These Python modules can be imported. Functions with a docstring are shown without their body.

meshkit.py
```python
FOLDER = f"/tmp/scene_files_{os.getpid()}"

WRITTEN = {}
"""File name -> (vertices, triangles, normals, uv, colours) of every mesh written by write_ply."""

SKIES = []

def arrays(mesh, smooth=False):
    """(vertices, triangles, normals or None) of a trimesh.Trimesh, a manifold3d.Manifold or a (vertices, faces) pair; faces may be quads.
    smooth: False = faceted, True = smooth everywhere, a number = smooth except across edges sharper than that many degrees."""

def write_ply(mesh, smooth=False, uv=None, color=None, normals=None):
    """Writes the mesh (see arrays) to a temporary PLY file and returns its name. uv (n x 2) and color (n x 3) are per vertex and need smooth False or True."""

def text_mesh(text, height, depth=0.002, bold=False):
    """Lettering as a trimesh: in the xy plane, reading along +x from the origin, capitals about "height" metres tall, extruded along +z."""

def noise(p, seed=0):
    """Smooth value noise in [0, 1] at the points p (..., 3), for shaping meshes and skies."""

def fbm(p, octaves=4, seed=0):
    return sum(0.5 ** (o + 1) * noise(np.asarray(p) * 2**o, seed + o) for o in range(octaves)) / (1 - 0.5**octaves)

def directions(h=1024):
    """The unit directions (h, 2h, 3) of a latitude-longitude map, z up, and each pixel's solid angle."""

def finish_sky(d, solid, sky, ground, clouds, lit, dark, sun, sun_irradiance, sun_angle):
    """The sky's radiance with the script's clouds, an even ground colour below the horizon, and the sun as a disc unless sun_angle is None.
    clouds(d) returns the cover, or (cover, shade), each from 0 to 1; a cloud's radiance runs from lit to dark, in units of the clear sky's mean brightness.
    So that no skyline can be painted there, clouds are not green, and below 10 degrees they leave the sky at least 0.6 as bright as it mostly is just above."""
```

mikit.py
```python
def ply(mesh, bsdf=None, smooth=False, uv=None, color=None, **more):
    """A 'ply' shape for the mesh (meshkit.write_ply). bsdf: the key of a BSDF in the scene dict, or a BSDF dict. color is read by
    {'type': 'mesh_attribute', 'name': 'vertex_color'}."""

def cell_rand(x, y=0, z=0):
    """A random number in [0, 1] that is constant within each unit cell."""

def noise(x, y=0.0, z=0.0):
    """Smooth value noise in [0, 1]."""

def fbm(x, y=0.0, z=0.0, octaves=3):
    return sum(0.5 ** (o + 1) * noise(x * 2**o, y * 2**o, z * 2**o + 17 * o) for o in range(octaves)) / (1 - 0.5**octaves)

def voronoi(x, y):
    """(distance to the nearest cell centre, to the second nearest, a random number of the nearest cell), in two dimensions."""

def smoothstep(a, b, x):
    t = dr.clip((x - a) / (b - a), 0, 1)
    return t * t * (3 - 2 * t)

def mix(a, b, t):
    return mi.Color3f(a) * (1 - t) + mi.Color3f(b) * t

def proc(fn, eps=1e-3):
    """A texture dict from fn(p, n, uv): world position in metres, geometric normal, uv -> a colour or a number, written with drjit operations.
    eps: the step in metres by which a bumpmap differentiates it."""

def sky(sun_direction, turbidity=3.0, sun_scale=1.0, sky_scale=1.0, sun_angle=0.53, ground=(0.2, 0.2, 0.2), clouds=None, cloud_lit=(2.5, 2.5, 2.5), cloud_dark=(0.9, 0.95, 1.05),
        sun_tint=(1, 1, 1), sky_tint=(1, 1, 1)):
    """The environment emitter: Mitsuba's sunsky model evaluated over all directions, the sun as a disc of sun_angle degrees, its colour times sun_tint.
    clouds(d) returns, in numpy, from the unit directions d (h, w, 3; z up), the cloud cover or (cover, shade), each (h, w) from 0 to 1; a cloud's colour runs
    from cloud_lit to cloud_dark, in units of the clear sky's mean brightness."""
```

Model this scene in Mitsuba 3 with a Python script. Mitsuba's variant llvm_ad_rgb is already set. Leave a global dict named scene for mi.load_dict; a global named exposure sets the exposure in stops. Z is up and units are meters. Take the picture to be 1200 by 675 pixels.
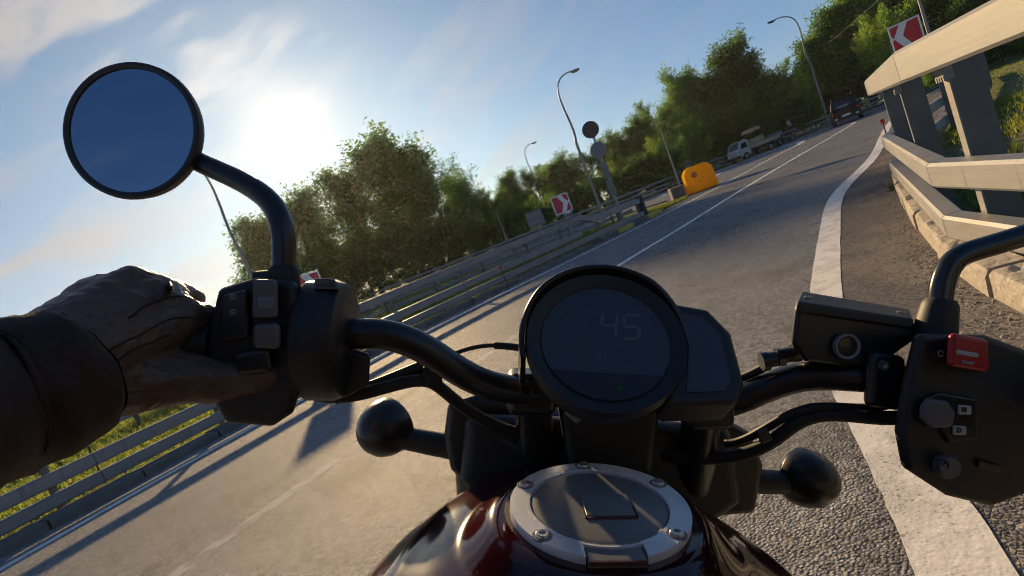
import math
import numpy as np
import trimesh
import drjit as dr
import mitsuba as mi
import mikit
import meshkit
import manifold3d as m3
from scipy.interpolate import CubicSpline
from shapely.geometry import Polygon, Point
from shapely.ops import unary_union

# ------------------------------------------------------------------ camera, sky, exposure
EYE = np.array([0.0, 0.0, 1.2])          # the rider's chest camera
LEAN, PITCH, FOV = math.radians(21.3), math.radians(5.45), 90.0
FWD = np.array([0, math.cos(PITCH), -math.sin(PITCH)])
_u0 = np.array([0, math.sin(PITCH), math.cos(PITCH)])
RIGHT = np.array([math.cos(LEAN), 0, 0]) - math.sin(LEAN) * _u0
UP = np.array([math.sin(LEAN), 0, 0]) + math.cos(LEAN) * _u0
T4 = mi.ScalarTransform4f
scene, labels = {}, {}
scene['haze_air'] = {'type': 'homogeneous', 'albedo': {'type': 'rgb', 'value': [0.95, 0.95, 0.95]}, 'sigma_t': 0.00026, 'phase': {'type': 'hg', 'g': 0.62}}
scene['camera'] = {'type': 'perspective', 'medium': {'type': 'ref', 'id': 'haze_air'}, 'fov': FOV, 'fov_axis': 'x', 'near_clip': 0.02, 'far_clip': 3000.0,
                   'to_world': T4().look_at(origin=EYE.tolist(), target=(EYE + FWD).tolist(), up=UP.tolist())}
SUN_AZ, SUN_EL = math.radians(-16.0), math.radians(18.2)
SUN = np.array([math.sin(SUN_AZ) * math.cos(SUN_EL), math.cos(SUN_AZ) * math.cos(SUN_EL), math.sin(SUN_EL)])


def cirrus(d):
    """Thin wind-drawn cirrus on a layer overhead, thicker to the left; a veil of it in front of the sun."""
    az, el = np.arctan2(d[..., 0], d[..., 1]), np.arcsin(np.clip(d[..., 2], -1, 1))
    fade = np.cos(el)                                   # no seam: the bands thin out towards the zenith
    p = np.stack([np.sin(az) * fade, np.cos(az) * fade, 1.3 * d[..., 2]], -1) * 3.4
    ca, sa = math.cos(0.42), math.sin(0.42)
    q = np.stack([p[..., 0] * ca + p[..., 2] * sa, p[..., 1], -p[..., 0] * sa + p[..., 2] * ca], -1)
    warp = meshkit.fbm(q * [1.3, 1.3, 2.0] + 5.3, 3, 11) - 0.5
    q = q + warp[..., None] * [0.4, 0, 0.45]
    streak = meshkit.fbm(q * [1.0, 1.0, 4.2] + 3.1, 5, 3)
    wisp = meshkit.fbm(q * [3.2, 2.0, 13.0] + 8.4, 4, 21)
    patch = meshkit.fbm(p * 0.9 + 9.2, 3, 7)
    side = np.clip(0.50 - az * 1.0, 0.13, 1.0) * np.clip(1.25 - (np.abs(az + 0.5) / 1.5) ** 2, 0.12, 1)   # the bank of cirrus lies in the west
    c = np.clip((streak * 0.62 + wisp * 0.38 - 0.462) * 6.2, 0, 1) ** 1.2 * np.clip((patch - 0.33) * 4.5, 0.12, 1) * side
    low = np.exp(-((d[..., 2] - 0.05) / 0.22) ** 2) * np.clip(-az * 1.2 + 0.05, 0, 1) * np.clip(0.30 + 1.3 * (streak - 0.3), 0, 1)
    ang = np.degrees(np.arccos(np.clip(d @ SUN, -1, 1)))
    veil = 0.74 * np.exp(-(ang / 4.2) ** 2) + 0.22 * np.exp(-(ang / 10.0) ** 2) * (0.7 + 0.6 * streak)
    cover = 1 - (1 - np.clip(c * 0.75, 0, 1)) * (1 - np.clip(low * 0.85, 0, 0.8)) * (1 - np.clip(veil, 0, 0.95))
    shade = np.clip(1 - np.exp(-(ang / 13.0) ** 2), 0, 1)
    return cover, shade


scene['sky'] = mikit.sky(SUN.tolist(), turbidity=2.6, sun_scale=1.12, sky_scale=0.50, sun_angle=1.2, clouds=cirrus,
                         cloud_lit=(6.0, 5.8, 5.5), cloud_dark=(2.9, 2.65, 2.5), sun_tint=(1.0, 0.97, 0.93), sky_tint=(0.74, 1.0, 1.36))
exposure = 2.45


# ------------------------------------------------------------------ helpers
def cam(x, y, d):
    """A measured point: seen at (x, y) of the 1200 x 675 photograph, d metres ahead; in world space."""
    return EYE + d * (FWD + (x - 600) / 600.0 * RIGHT + (337.5 - y) / 600.0 * UP)


def ground_at(x, y, dist):
    """World point (x, y, z) on the sight line through a pixel at a horizontal distance."""
    v = cam(x, y, 1.0) - EYE
    return EYE + v * dist / math.hypot(v[0], v[1])


# the leaning motorcycle's own frame: X right, Y forward, Z up along the lean, origin at the rider's chest
BX = RIGHT
BY = FWD * math.cos(PITCH) + UP * math.sin(PITCH)
BZ = UP * math.cos(PITCH) - FWD * math.sin(PITCH)
BIKE = np.eye(4)
BIKE[:3, :3] = np.stack([BX, BY, BZ], 1)
BIKE[:3, 3] = EYE


def B(x, y, d):
    """The same measured point in the motorcycle's frame."""
    return BIKE[:3, :3].T @ (cam(x, y, d) - EYE)


def nrm(v):
    v = np.asarray(v, float)
    return v / np.linalg.norm(v)


def frame(o, z, x=(1, 0, 0)):
    z = nrm(z)
    x = np.asarray(x, float)
    x = nrm(x - z * (x @ z))
    m = np.eye(4)
    m[:3, 0], m[:3, 1], m[:3, 2], m[:3, 3] = x, np.cross(z, x), z, o
    return m


def tm(mesh):
    if isinstance(mesh, trimesh.Trimesh):
        return mesh
    if hasattr(mesh, 'to_mesh'):
        m = mesh.to_mesh()
        return trimesh.Trimesh(np.array(m.vert_properties)[:, :3], np.array(m.tri_verts), process=False)
    v, f, _ = meshkit.arrays(mesh)
    return trimesh.Trimesh(v, f, process=False)


def moved(mesh, m):
    g = tm(mesh).copy()
    g.apply_transform(m)
    return g


def join(ms):
    return trimesh.util.concatenate([tm(m) for m in ms])


def spline(pts, n):
    pts = np.asarray(pts, float)
    s = np.r_[0, np.cumsum(np.linalg.norm(np.diff(pts, axis=0), axis=1))]
    return CubicSpline(s, pts)(np.linspace(0, s[-1], n))


def tube(pts, r, n=16, k=None, cap=True):
    """A round tube through the points, radii per point."""
    pts = np.asarray(pts, float)
    r = np.broadcast_to(np.asarray(r, float), (len(pts),))
    if k:
        s = np.r_[0, np.cumsum(np.linalg.norm(np.diff(pts, axis=0), axis=1))]
        t = np.linspace(0, s[-1], k)
        r = np.interp(t, s, r)
        pts = CubicSpline(s, pts)(t)
    tan = np.gradient(pts, axis=0)
    tan /= np.linalg.norm(tan, axis=1, keepdims=True)
    a = np.cross(tan[0], [0.31, 0.2, 0.9])
    a /= np.linalg.norm(a)
    rings = []
    ang = np.arange(n) * 2 * np.pi / n
    for p, t, rad in zip(pts, tan, r):
        a = a - t * (a @ t)
        a /= np.linalg.norm(a)
        b = np.cross(t, a)
        rings.append(p + rad * (np.cos(ang)[:, None] * a + np.sin(ang)[:, None] * b))
    v = np.vstack(rings)
    f = []
    i = np.arange(n)
    j = (i + 1) % n
    for q in range(len(pts) - 1):
        o = q * n
        f += [np.stack([o + i, o + j, o + n + j], 1), np.stack([o + i, o + n + j, o + n + i], 1)]
    if cap:
        v = np.vstack([v, pts[0], pts[-1]])
        c0, c1, o = len(v) - 2, len(v) - 1, (len(pts) - 1) * n
        f += [np.stack([j, i, i * 0 + c0], 1), np.stack([o + i, o + j, i * 0 + c1], 1)]
    return trimesh.Trimesh(v, np.vstack(f), process=False)


def hullr(pts, r, seg=14):
    """Convex hull of balls at the points: a rounded solid."""
    r = np.broadcast_to(np.asarray(r, float), (len(pts),))
    return m3.Manifold.batch_hull([m3.Manifold.sphere(float(a), seg).translate([float(c) for c in p]) for p, a in zip(pts, r)])


def rbox(sx, sy, sz, r, seg=12):
    x, y, z = sx / 2 - r, sy / 2 - r, sz / 2 - r
    return hullr([(a * x, b * y, c * z) for a in (-1, 1) for b in (-1, 1) for c in (-1, 1)], r, seg)


def box(sx, sy, sz, c=(0, 0, 0)):
    g = trimesh.creation.box((sx, sy, sz))
    g.apply_translation(c)
    return g


def lathe(profile, n=48):
    """Closed solid of revolution about z from (radius, z) pairs."""
    return trimesh.creation.revolve(np.asarray(profile, float), sections=n)


def plate(poly, depth):
    """A flat polygon in xy extruded along +z."""
    return trimesh.creation.extrude_polygon(Polygon(poly) if not hasattr(poly, 'area') else poly, depth, engine='earcut')


def sheet(poly, z):
    v, f = trimesh.creation.triangulate_polygon(poly, engine='earcut')
    v = np.c_[v, np.full(len(v), z)]
    n = np.cross(v[f[:, 1]] - v[f[:, 0]], v[f[:, 2]] - v[f[:, 0]])[:, 2]
    f = np.where((n < 0)[:, None], f[:, ::-1], f)
    return trimesh.Trimesh(v, f, process=False)


def put(key, mesh, bsdf, smooth=False, label=None, category=None, group=None, kind=None, **kw):
    name, n = key, 1
    while name in scene:
        name = f'{key}_{n:03d}'
        n += 1
    scene[name] = mikit.ply(mesh, bsdf, smooth=smooth, **kw)
    note(name, label, category, group, kind)
    return name


def note(name, label=None, category=None, group=None, kind=None):
    said = {k: v for k, v in (('label', label), ('category', category), ('group', group), ('kind', kind)) if v}
    if said:
        labels[name] = said


_roots = {}


def thing(key, label, category, group=None):
    n = _roots.get(key, 0)
    _roots[key] = n + 1
    name = key if n == 0 else f'{key}_{n:03d}'
    note(name, label, category, group)
    return name


# ------------------------------------------------------------------ materials
def rgb(r, g, b):
    return {'type': 'rgb', 'value': [float(r), float(g), float(b)]}


def mat(key, color, rough=0.5, metallic=0.0, two=True, **kw):
    base = color if isinstance(color, dict) else rgb(*color)
    d = {'type': 'principled', 'base_color': base, 'roughness': rough, 'metallic': metallic, **kw}
    scene[key] = {'type': 'twosided', 'bsdf': d} if two else d


def bumped(key, color, rough, fn, scale, eps=1e-3, metallic=0.0, **kw):
    base = color if isinstance(color, dict) else rgb(*color)
    scene[key] = {'type': 'twosided', 'bsdf': {'type': 'bumpmap', 'bump': mikit.proc(fn, eps), 'scale': scale,
                  'bsdf': {'type': 'principled', 'base_color': base, 'roughness': rough, 'metallic': metallic, **kw}}}


def asphalt_color(p, n, uv):
    f, _, w = mikit.voronoi(p.x * 88, p.y * 88)
    big = mikit.fbm(p.x * 0.35, p.y * 0.35, 0.0, 3)
    mid = mikit.fbm(p.x * 3.1 + 7, p.y * 3.1, 0.0, 3)
    _, _, grain = mikit.voronoi(p.x * 36, p.y * 36)
    v = 0.34 + 0.75 * w * mikit.smoothstep(0.62, 0.30, f) + 0.62 * grain + 0.40 * (big - 0.5) + 0.35 * (mid - 0.5)
    crack = dr.abs(mikit.fbm(p.x * 0.8 + 31, p.y * 0.8 + 4, 0.0, 5) - 0.5)
    hide = mikit.smoothstep(0.42, 0.56, mikit.noise(p.x * 0.35 + 9, p.y * 0.35))
    line = (1 - mikit.smoothstep(0.001, 0.006, crack)) * hide
    oil = mikit.smoothstep(0.62, 0.74, mikit.fbm(p.x * 1.3 + 3, p.y * 1.3 + 8, 0.0, 4))
    return mi.Color3f(0.212, 0.210, 0.206) * v * (1 - 0.75 * line) * (1 - 0.25 * oil)


def asphalt_bump(p, n, uv):
    f, _, w = mikit.voronoi(p.x * 88, p.y * 88)
    dome = dr.sqrt(dr.maximum(0.0, 1 - dr.square(f / 0.62)))
    return dome * (0.35 + 0.9 * w) + 0.6 * mikit.noise(p.x * 31, p.y * 31) + 0.35 * mikit.noise(p.x * 240, p.y * 240)


def shoulder_color(p, n, uv):
    _, _, w = mikit.voronoi(p.x * 70, p.y * 70)
    mid = mikit.fbm(p.x * 2.3, p.y * 2.3 + 5, 0.0, 4)
    dust = mikit.smoothstep(0.42, 0.68, mid)
    return mikit.mix((0.20, 0.185, 0.168), (0.29, 0.255, 0.215), dust) * (0.55 + 0.8 * w)


def shoulder_bump(p, n, uv):
    a, b, _ = mikit.voronoi(p.x * 70, p.y * 70)
    return mikit.smoothstep(0.0, 0.4, b - a) + 0.5 * mikit.fbm(p.x * 150, p.y * 150, 0.0, 2)


bumped('asphalt', mikit.proc(asphalt_color), 0.66, asphalt_bump, 0.0042, 1.5e-3, specular=0.42)
bumped('rough_asphalt', mikit.proc(shoulder_color), 0.75, shoulder_bump, 0.007, 2e-3, specular=0.35)


def paint_color(p, n, uv):
    worn = mikit.fbm(p.x * 9, p.y * 9, 0.0, 4)
    pit = mikit.smoothstep(0.74, 0.80, mikit.noise(p.x * 170, p.y * 170) * 0.75 + 0.25 * worn)
    return mikit.mix((0.68, 0.66, 0.62), (0.55, 0.53, 0.49), mikit.smoothstep(0.4, 0.75, worn)) * (1 - 0.45 * pit)


def paint_bump(p, n, uv):
    return mikit.noise(p.x * 130, p.y * 130) * 0.6 + mikit.noise(p.x * 45, p.y * 45)


bumped('road_paint', mikit.proc(paint_color), 0.6, paint_bump, 0.0011, 2e-3, specular=0.4)


def old_paint_color(p, n, uv):
    worn = mikit.smoothstep(0.45, 0.66, mikit.fbm(p.x * 9, p.y * 9, 0.0, 5))
    return mikit.mix((0.38, 0.37, 0.35), (0.22, 0.215, 0.205), worn)


bumped('old_road_paint', mikit.proc(old_paint_color), 0.7, asphalt_bump, 0.003, 1.5e-3, specular=0.35)


def kerb_color(p, n, uv):
    a = mikit.fbm(p.x * 7, p.y * 7, p.z * 7, 4)
    b = mikit.fbm(p.x * 60, p.y * 60, p.z * 60, 2)
    return mikit.mix((0.255, 0.222, 0.182), (0.36, 0.32, 0.27), a) * (0.72 + 0.5 * b)


def kerb_bump(p, n, uv):
    return mikit.fbm(p.x * 30, p.y * 30, p.z * 30, 4)


bumped('kerb_concrete', mikit.proc(kerb_color), 0.85, kerb_bump, 0.012, 2e-3)
mat('kerb_dark', mikit.proc(lambda p, n, uv: mi.Color3f(0.13, 0.125, 0.115) * (0.6 + 0.8 * mikit.fbm(p.x * 5, p.y * 5, p.z * 5, 4))), 0.85)
mat('kerb_yellow', mikit.proc(lambda p, n, uv: mikit.mix((0.55, 0.40, 0.06), (0.22, 0.19, 0.12), mikit.smoothstep(0.45, 0.7, mikit.fbm(p.x * 6, p.y * 6, p.z * 6, 4)))), 0.7)


def zinc_color(p, n, uv):
    a = mikit.fbm(p.x * 1.7, p.y * 1.7, p.z * 6, 4)
    s = mikit.fbm(p.x * 5, p.y * 5, p.z * 60, 3)
    rust = mikit.smoothstep(0.66, 0.80, mikit.fbm(p.x * 3 + 4, p.y * 3, p.z * 3, 4))
    runs = mikit.smoothstep(0.55, 0.75, mikit.fbm(p.x * 22, p.y * 22, p.z * 2.2, 3)) * mikit.smoothstep(0.4, 0.6, a)
    return mikit.mix(mi.Color3f(0.238, 0.238, 0.234) * (0.78 + 0.42 * a) * (0.90 + 0.2 * s) * (1 - 0.22 * runs), mi.Color3f(0.22, 0.165, 0.115), 0.45 * rust)


mat('zinc_steel', mikit.proc(zinc_color), 0.5, 0.25)
mat('sign_steel', (0.30, 0.31, 0.32), 0.5, 0.4)
mat('lamp_steel', (0.22, 0.22, 0.22), 0.5, 0.3)
mat('sign_white', (0.78, 0.78, 0.76), 0.4)
mat('sign_red', (0.55, 0.025, 0.04), 0.4)
mat('reflector_red', (0.45, 0.015, 0.02), 0.3)


def turf_color(p, n, uv):
    a = mikit.fbm(p.x * 0.6, p.y * 0.6, 0.0, 4)
    b = mikit.fbm(p.x * 9, p.y * 9, 0.0, 3)
    return mikit.mix((0.055, 0.085, 0.022), (0.13, 0.125, 0.045), mikit.smoothstep(0.35, 0.65, a)) * (0.55 + 0.9 * b)


mat('turf', mikit.proc(turf_color), 0.9)
scene['leaf'] = {'type': 'principledthin', 'base_color': {'type': 'mesh_attribute', 'name': 'vertex_color'}, 'roughness': 0.5, 'diff_trans': 1.2, 'spec_trans': 0.0}
mat('bark', mikit.proc(lambda p, n, uv: mi.Color3f(0.11, 0.09, 0.07) * (0.5 + mikit.fbm(p.x * 6, p.y * 6, p.z * 1.5, 3))), 0.9)

# vehicle and hand materials
bumped('black_plastic', (0.013, 0.013, 0.014), 0.45, lambda p, n, uv: mikit.noise(p.x * 1400, p.y * 1400, p.z * 1400), 0.0003, 2e-4, specular=0.5)
mat('satin_black', (0.012, 0.012, 0.014), 0.32, specular=0.55)
mat('gloss_black', (0.012, 0.012, 0.013), 0.15, clearcoat=0.6, clearcoat_gloss=0.9)
mat('rubber', (0.012, 0.012, 0.012), 0.6)
mat('maroon_paint', mikit.proc(lambda p, n, uv: mi.Color3f(0.030, 0.0028, 0.0055) * (0.85 + 0.3 * mikit.noise(p.x * 900, p.y * 900, p.z * 900))), 0.09, 0.0, specular=0.55)
mat('cap_metal', (0.80, 0.82, 0.86), 0.38, 0.45)
mat('lid_grey', (0.20, 0.205, 0.21), 0.40, 0.35)
mat('steel', (0.55, 0.55, 0.55), 0.25, 0.9)
mat('screen', (0.058, 0.066, 0.086), 0.12, specular=0.35)
mat('lcd_grey', (0.095, 0.099, 0.115), 0.5)
mat('lcd_band', (0.020, 0.020, 0.025), 0.3)
mat('print_white', (0.36, 0.36, 0.35), 0.5)
mat('button_grey', (0.105, 0.10, 0.105), 0.45)
mat('button_red', (0.36, 0.012, 0.018), 0.35)
mat('sight_glass', (0.02, 0.015, 0.01), 0.08, clearcoat=1.0)
mat('mirror_glass', mikit.proc(lambda p, n, uv: mi.Color3f(0.29, 0.35, 0.45) * (0.93 + 0.16 * mikit.fbm(p.x * 40 + p.z * 30, p.y * 14, p.z * 55, 4))), 0.05, 1.0)


def leather_bump(p, n, uv):
    return mikit.fbm(p.x * 260, p.y * 260, p.z * 260, 3) + 0.5 * mikit.smoothstep(0.72, 0.8, mikit.noise(p.x * 330, p.y * 330, p.z * 330))


bumped('glove_leather', mikit.proc(lambda p, n, uv: mi.Color3f(0.105, 0.066, 0.049) * (0.65 + 0.7 * mikit.fbm(p.x * 30, p.y * 30, p.z * 30, 3))), 0.42, leather_bump, 0.0012, 3e-4, specular=0.5)
mat('seam_dark', (0.012, 0.010, 0.009), 0.8)
bumped('sleeve_cloth', mikit.proc(lambda p, n, uv: mi.Color3f(0.032, 0.020, 0.0145) * (0.7 + 0.6 * mikit.fbm(p.x * 40, p.y * 40, p.z * 40, 3))), 0.8,
       lambda p, n, uv: mikit.noise(p.x * 1100, p.y * 1100, p.z * 1100) + 4 * mikit.fbm(p.x * 25, p.y * 25, p.z * 25, 2), 0.0008, 3e-4, sheen=0.5)
scene['yellow_plastic'] = {'type': 'principledthin', 'base_color': mikit.proc(lambda p, n, uv: mikit.mix((0.86, 0.47, 0.012), (0.82, 0.54, 0.05), mikit.fbm(p.x * 2, p.y * 2, p.z * 2, 4)) * (0.8 + 0.3 * mikit.fbm(p.x * 9, p.y * 9, p.z * 9, 3))), 'roughness': 0.45, 'diff_trans': 0.9, 'spec_trans': 0.0}
mat('car_black', (0.006, 0.006, 0.007), 0.2, specular=0.3)
mat('car_side', (0.16, 0.13, 0.10), 0.3, 0.6)
mat('dark_glass', (0.01, 0.012, 0.014), 0.05, specular=0.7)
mat('truck_white', (0.42, 0.40, 0.36), 0.4)
mat('truck_beige', mikit.proc(lambda p, n, uv: mi.Color3f(0.50, 0.40, 0.28) * (0.7 + 0.5 * mikit.fbm(p.x * 4, p.y * 4, p.z * 4, 3))), 0.55)
mat('machine_tan', mikit.proc(lambda p, n, uv: mi.Color3f(0.52, 0.34, 0.16) * (0.7 + 0.5 * mikit.fbm(p.x * 5, p.y * 5, p.z * 5, 3))), 0.5)
mat('dark_metal', (0.04, 0.04, 0.042), 0.5, 0.4)
mat('tail_red', (0.35, 0.01, 0.01), 0.25)
mat('dry_leaf_mat', (0.16, 0.07, 0.03), 0.7)
scene['green_lamp'] = {'type': 'diffuse', 'reflectance': rgb(0.02, 0.12, 0.03)}
mat('orange_plastic', (0.55, 0.16, 0.02), 0.45)
mat('lcd_dim', (0.075, 0.080, 0.100), 0.5)
mat('red_brown', (0.09, 0.03, 0.02), 0.5)
mat('seam_brown', (0.035, 0.025, 0.020), 0.8)
mat('post_steel', mikit.proc(lambda p, n, uv: mi.Color3f(0.135, 0.130, 0.122) * (0.75 + 0.5 * mikit.fbm(p.x * 4, p.y * 4, p.z * 4, 3))), 0.5, 0.25)
mat('riding_cloth', (0.018, 0.016, 0.016), 0.85)
mat('helmet_paint', (0.02, 0.02, 0.022), 0.2)
mat('panel_grey', (0.17, 0.18, 0.185), 0.5, 0.3)
mat('pebble', mikit.proc(lambda p, n, uv: mi.Color3f(0.26, 0.235, 0.205) * (0.5 + mikit.cell_rand(p.x * 60, p.y * 60))), 0.8)

# ------------------------------------------------------------------ the road
def arc(pts):
    """A smooth plan line, a point about every 0.25 m, with unit left normals."""
    pts = np.asarray(pts, float)
    s = np.r_[0, np.cumsum(np.linalg.norm(np.diff(pts, axis=0), axis=1))]
    n = max(8, int(s[-1] / 0.25))
    cs = CubicSpline(s, pts)
    t = np.linspace(0, s[-1], n)
    p, d = cs(t), cs(t, 1)
    d /= np.linalg.norm(d, axis=1, keepdims=True)
    return p, np.stack([-d[:, 1], d[:, 0]], 1)


def length(p):
    return np.r_[0, np.cumsum(np.linalg.norm(np.diff(p, axis=0), axis=1))]


def cut(p, n, s0, s1, step=0.25):
    """The stretch from s0 to s1 of a plan line."""
    s = length(p)
    t = np.linspace(s0, s1, max(2, int(round((s1 - s0) / step)) + 1))
    q = np.stack([np.interp(t, s, p[:, k]) for k in (0, 1)], 1)
    m = np.stack([np.interp(t, s, n[:, k]) for k in (0, 1)], 1)
    return q, m / np.linalg.norm(m, axis=1, keepdims=True)


def ribbon(p, n, o0, o1, z):
    a, b = p + n * o0, p + n * o1
    k = len(p)
    v = np.vstack([np.c_[a, np.full(k, z)], np.c_[b, np.full(k, z)]])
    i = np.arange(k - 1)
    f = np.vstack([np.stack([i, i + 1, i + k], 1), np.stack([i + 1, i + 1 + k, i + k], 1)])
    g = trimesh.Trimesh(v, f, process=False)
    if g.face_normals[:, 2].mean() < 0:
        g = trimesh.Trimesh(v, f[:, ::-1], process=False)
    return g


LINE = arc([(-2.4, -8), (-0.75, -3), (0.05, -0.8), (0.46, 0.5), (0.82, 1.22), (1.0, 1.58), (1.17, 1.95), (1.62, 2.85), (2.10, 3.6), (2.68, 4.42), (3.55, 5.62), (5.2, 7.75), (6.95, 9.5), (10.2, 13.1), (18.5, 22.4), (29, 32), (42, 42)])
KERB = arc([(-1.6, -7), (0.2, -2.0), (1.0, -0.2), (1.75, 1.4), (2.15, 2.26), (2.53, 2.97), (2.79, 3.39), (3.37, 4.24), (4.38, 5.60), (5.35, 6.85), (6.5, 8.1), (9.2, 10.7), (12.5, 14.0), (20, 22), (31, 32), (44, 42)])
DIVIDER = arc([(-7.6, -6), (-4.45, 0), (-2.61, 3.08), (-1.85, 4.19), (-0.14, 6.51), (1.99, 9.23), (3.99, 11.33), (5.07, 12.53), (12.68, 20.6), (23, 31.2)])
LEFT = arc([(-10.5, -6), (-8.2, -0.6), (-6.6, 2.8), (-5.6, 4.75), (-5.06, 5.75), (-4.35, 6.95), (-3.5, 8.2), (-1.95, 10.35), (1.39, 13.5), (6.55, 18.1), (10.28, 21.8), (15.8, 27.9), (19.4, 31.4)])
FAR = arc([(-60, 43), (-38, 44.5), (-20, 44.5), (-8, 43.5), (1.5, 42), (7, 41.5), (12.5, 42), (18, 43.8), (24, 46), (30, 47.2), (36, 48.2), (44, 49.8), (56, 53), (70, 56)])
MEDIAN = arc([(-32, 13), (-20, 13.6), (-12.5, 15.0), (-8.5, 16.8), (-4.0, 19.0), (0.5, 20.5), (4.6, 21.6), (7.4, 22.6)])

road_shape = unary_union([
    Polygon(np.vstack([LEFT[0] + LEFT[1] * 1.15, KERB[0][::-1] - KERB[1][::-1] * 0.2])).buffer(0),
    Polygon(np.vstack([FAR[0] + FAR[1] * 0.3, (FAR[0] - FAR[1] * 8.5)[::-1]])).buffer(0),
    Polygon([(6.3, 18.6), (10.3, 21.7), (20, 25), (31, 33), (44, 42), (70, 48), (70, 55), (44, 49.0), (24, 45.3), (13, 41), (5, 40), (5, 33.5), (9, 26)]).buffer(0)]).buffer(0.02)
xs = np.r_[np.linspace(-900, -60, 8), np.linspace(-50, 70, 61), np.linspace(80, 900, 8)]
ys = np.r_[np.linspace(-300, -20, 6), np.linspace(-16, 70, 45), np.linspace(80, 1500, 10)]
gx, gy = np.meshgrid(xs, ys)
gz = -0.05 + 0 * gx
ii = np.arange(len(xs) * (len(ys) - 1)).reshape(len(ys) - 1, len(xs))[:, :-1].ravel()
gf = np.vstack([np.stack([ii, ii + 1, ii + 1 + len(xs)], 1), np.stack([ii, ii + 1 + len(xs), ii + len(xs)], 1)])
scene['haze_wall'] = {'type': 'null'}
scene['haze'] = {'type': 'cube', 'to_world': T4().translate([0, 600, 16.5]).scale([1000, 1000, 18.5]), 'bsdf': {'type': 'ref', 'id': 'haze_wall'}, 'interior': {'type': 'ref', 'id': 'haze_air'}}
note('haze', 'thin sunlit haze in the air', 'haze', kind='stuff')
put('ground', (np.c_[gx.ravel(), gy.ravel(), gz.ravel()], gf), 'turf', kind='structure')
put('road', sheet(road_shape, 0.0), 'asphalt', kind='structure')
n_ = min(len(LINE[0]), len(KERB[0]))
strip = Polygon(np.vstack([LINE[0] - LINE[1] * 0.10, KERB[0][::-1] - KERB[1][::-1] * 0.05])).buffer(0)
put('road_shoulder', sheet(strip, 0.004), 'rough_asphalt', kind='structure')


def worn_ribbon(p, n, w, z, seed, amp=0.006):
    r = np.random.default_rng(seed)
    a, b = (r.random((2, len(p))) - 0.5) * 2 * amp
    return ribbon(p + n * a[:, None], n, -w / 2, w / 2 + 0 * b.mean(), z)


def fine(line, s0, s1, step=0.06):
    return cut(line[0], line[1], s0, s1, step)


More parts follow.
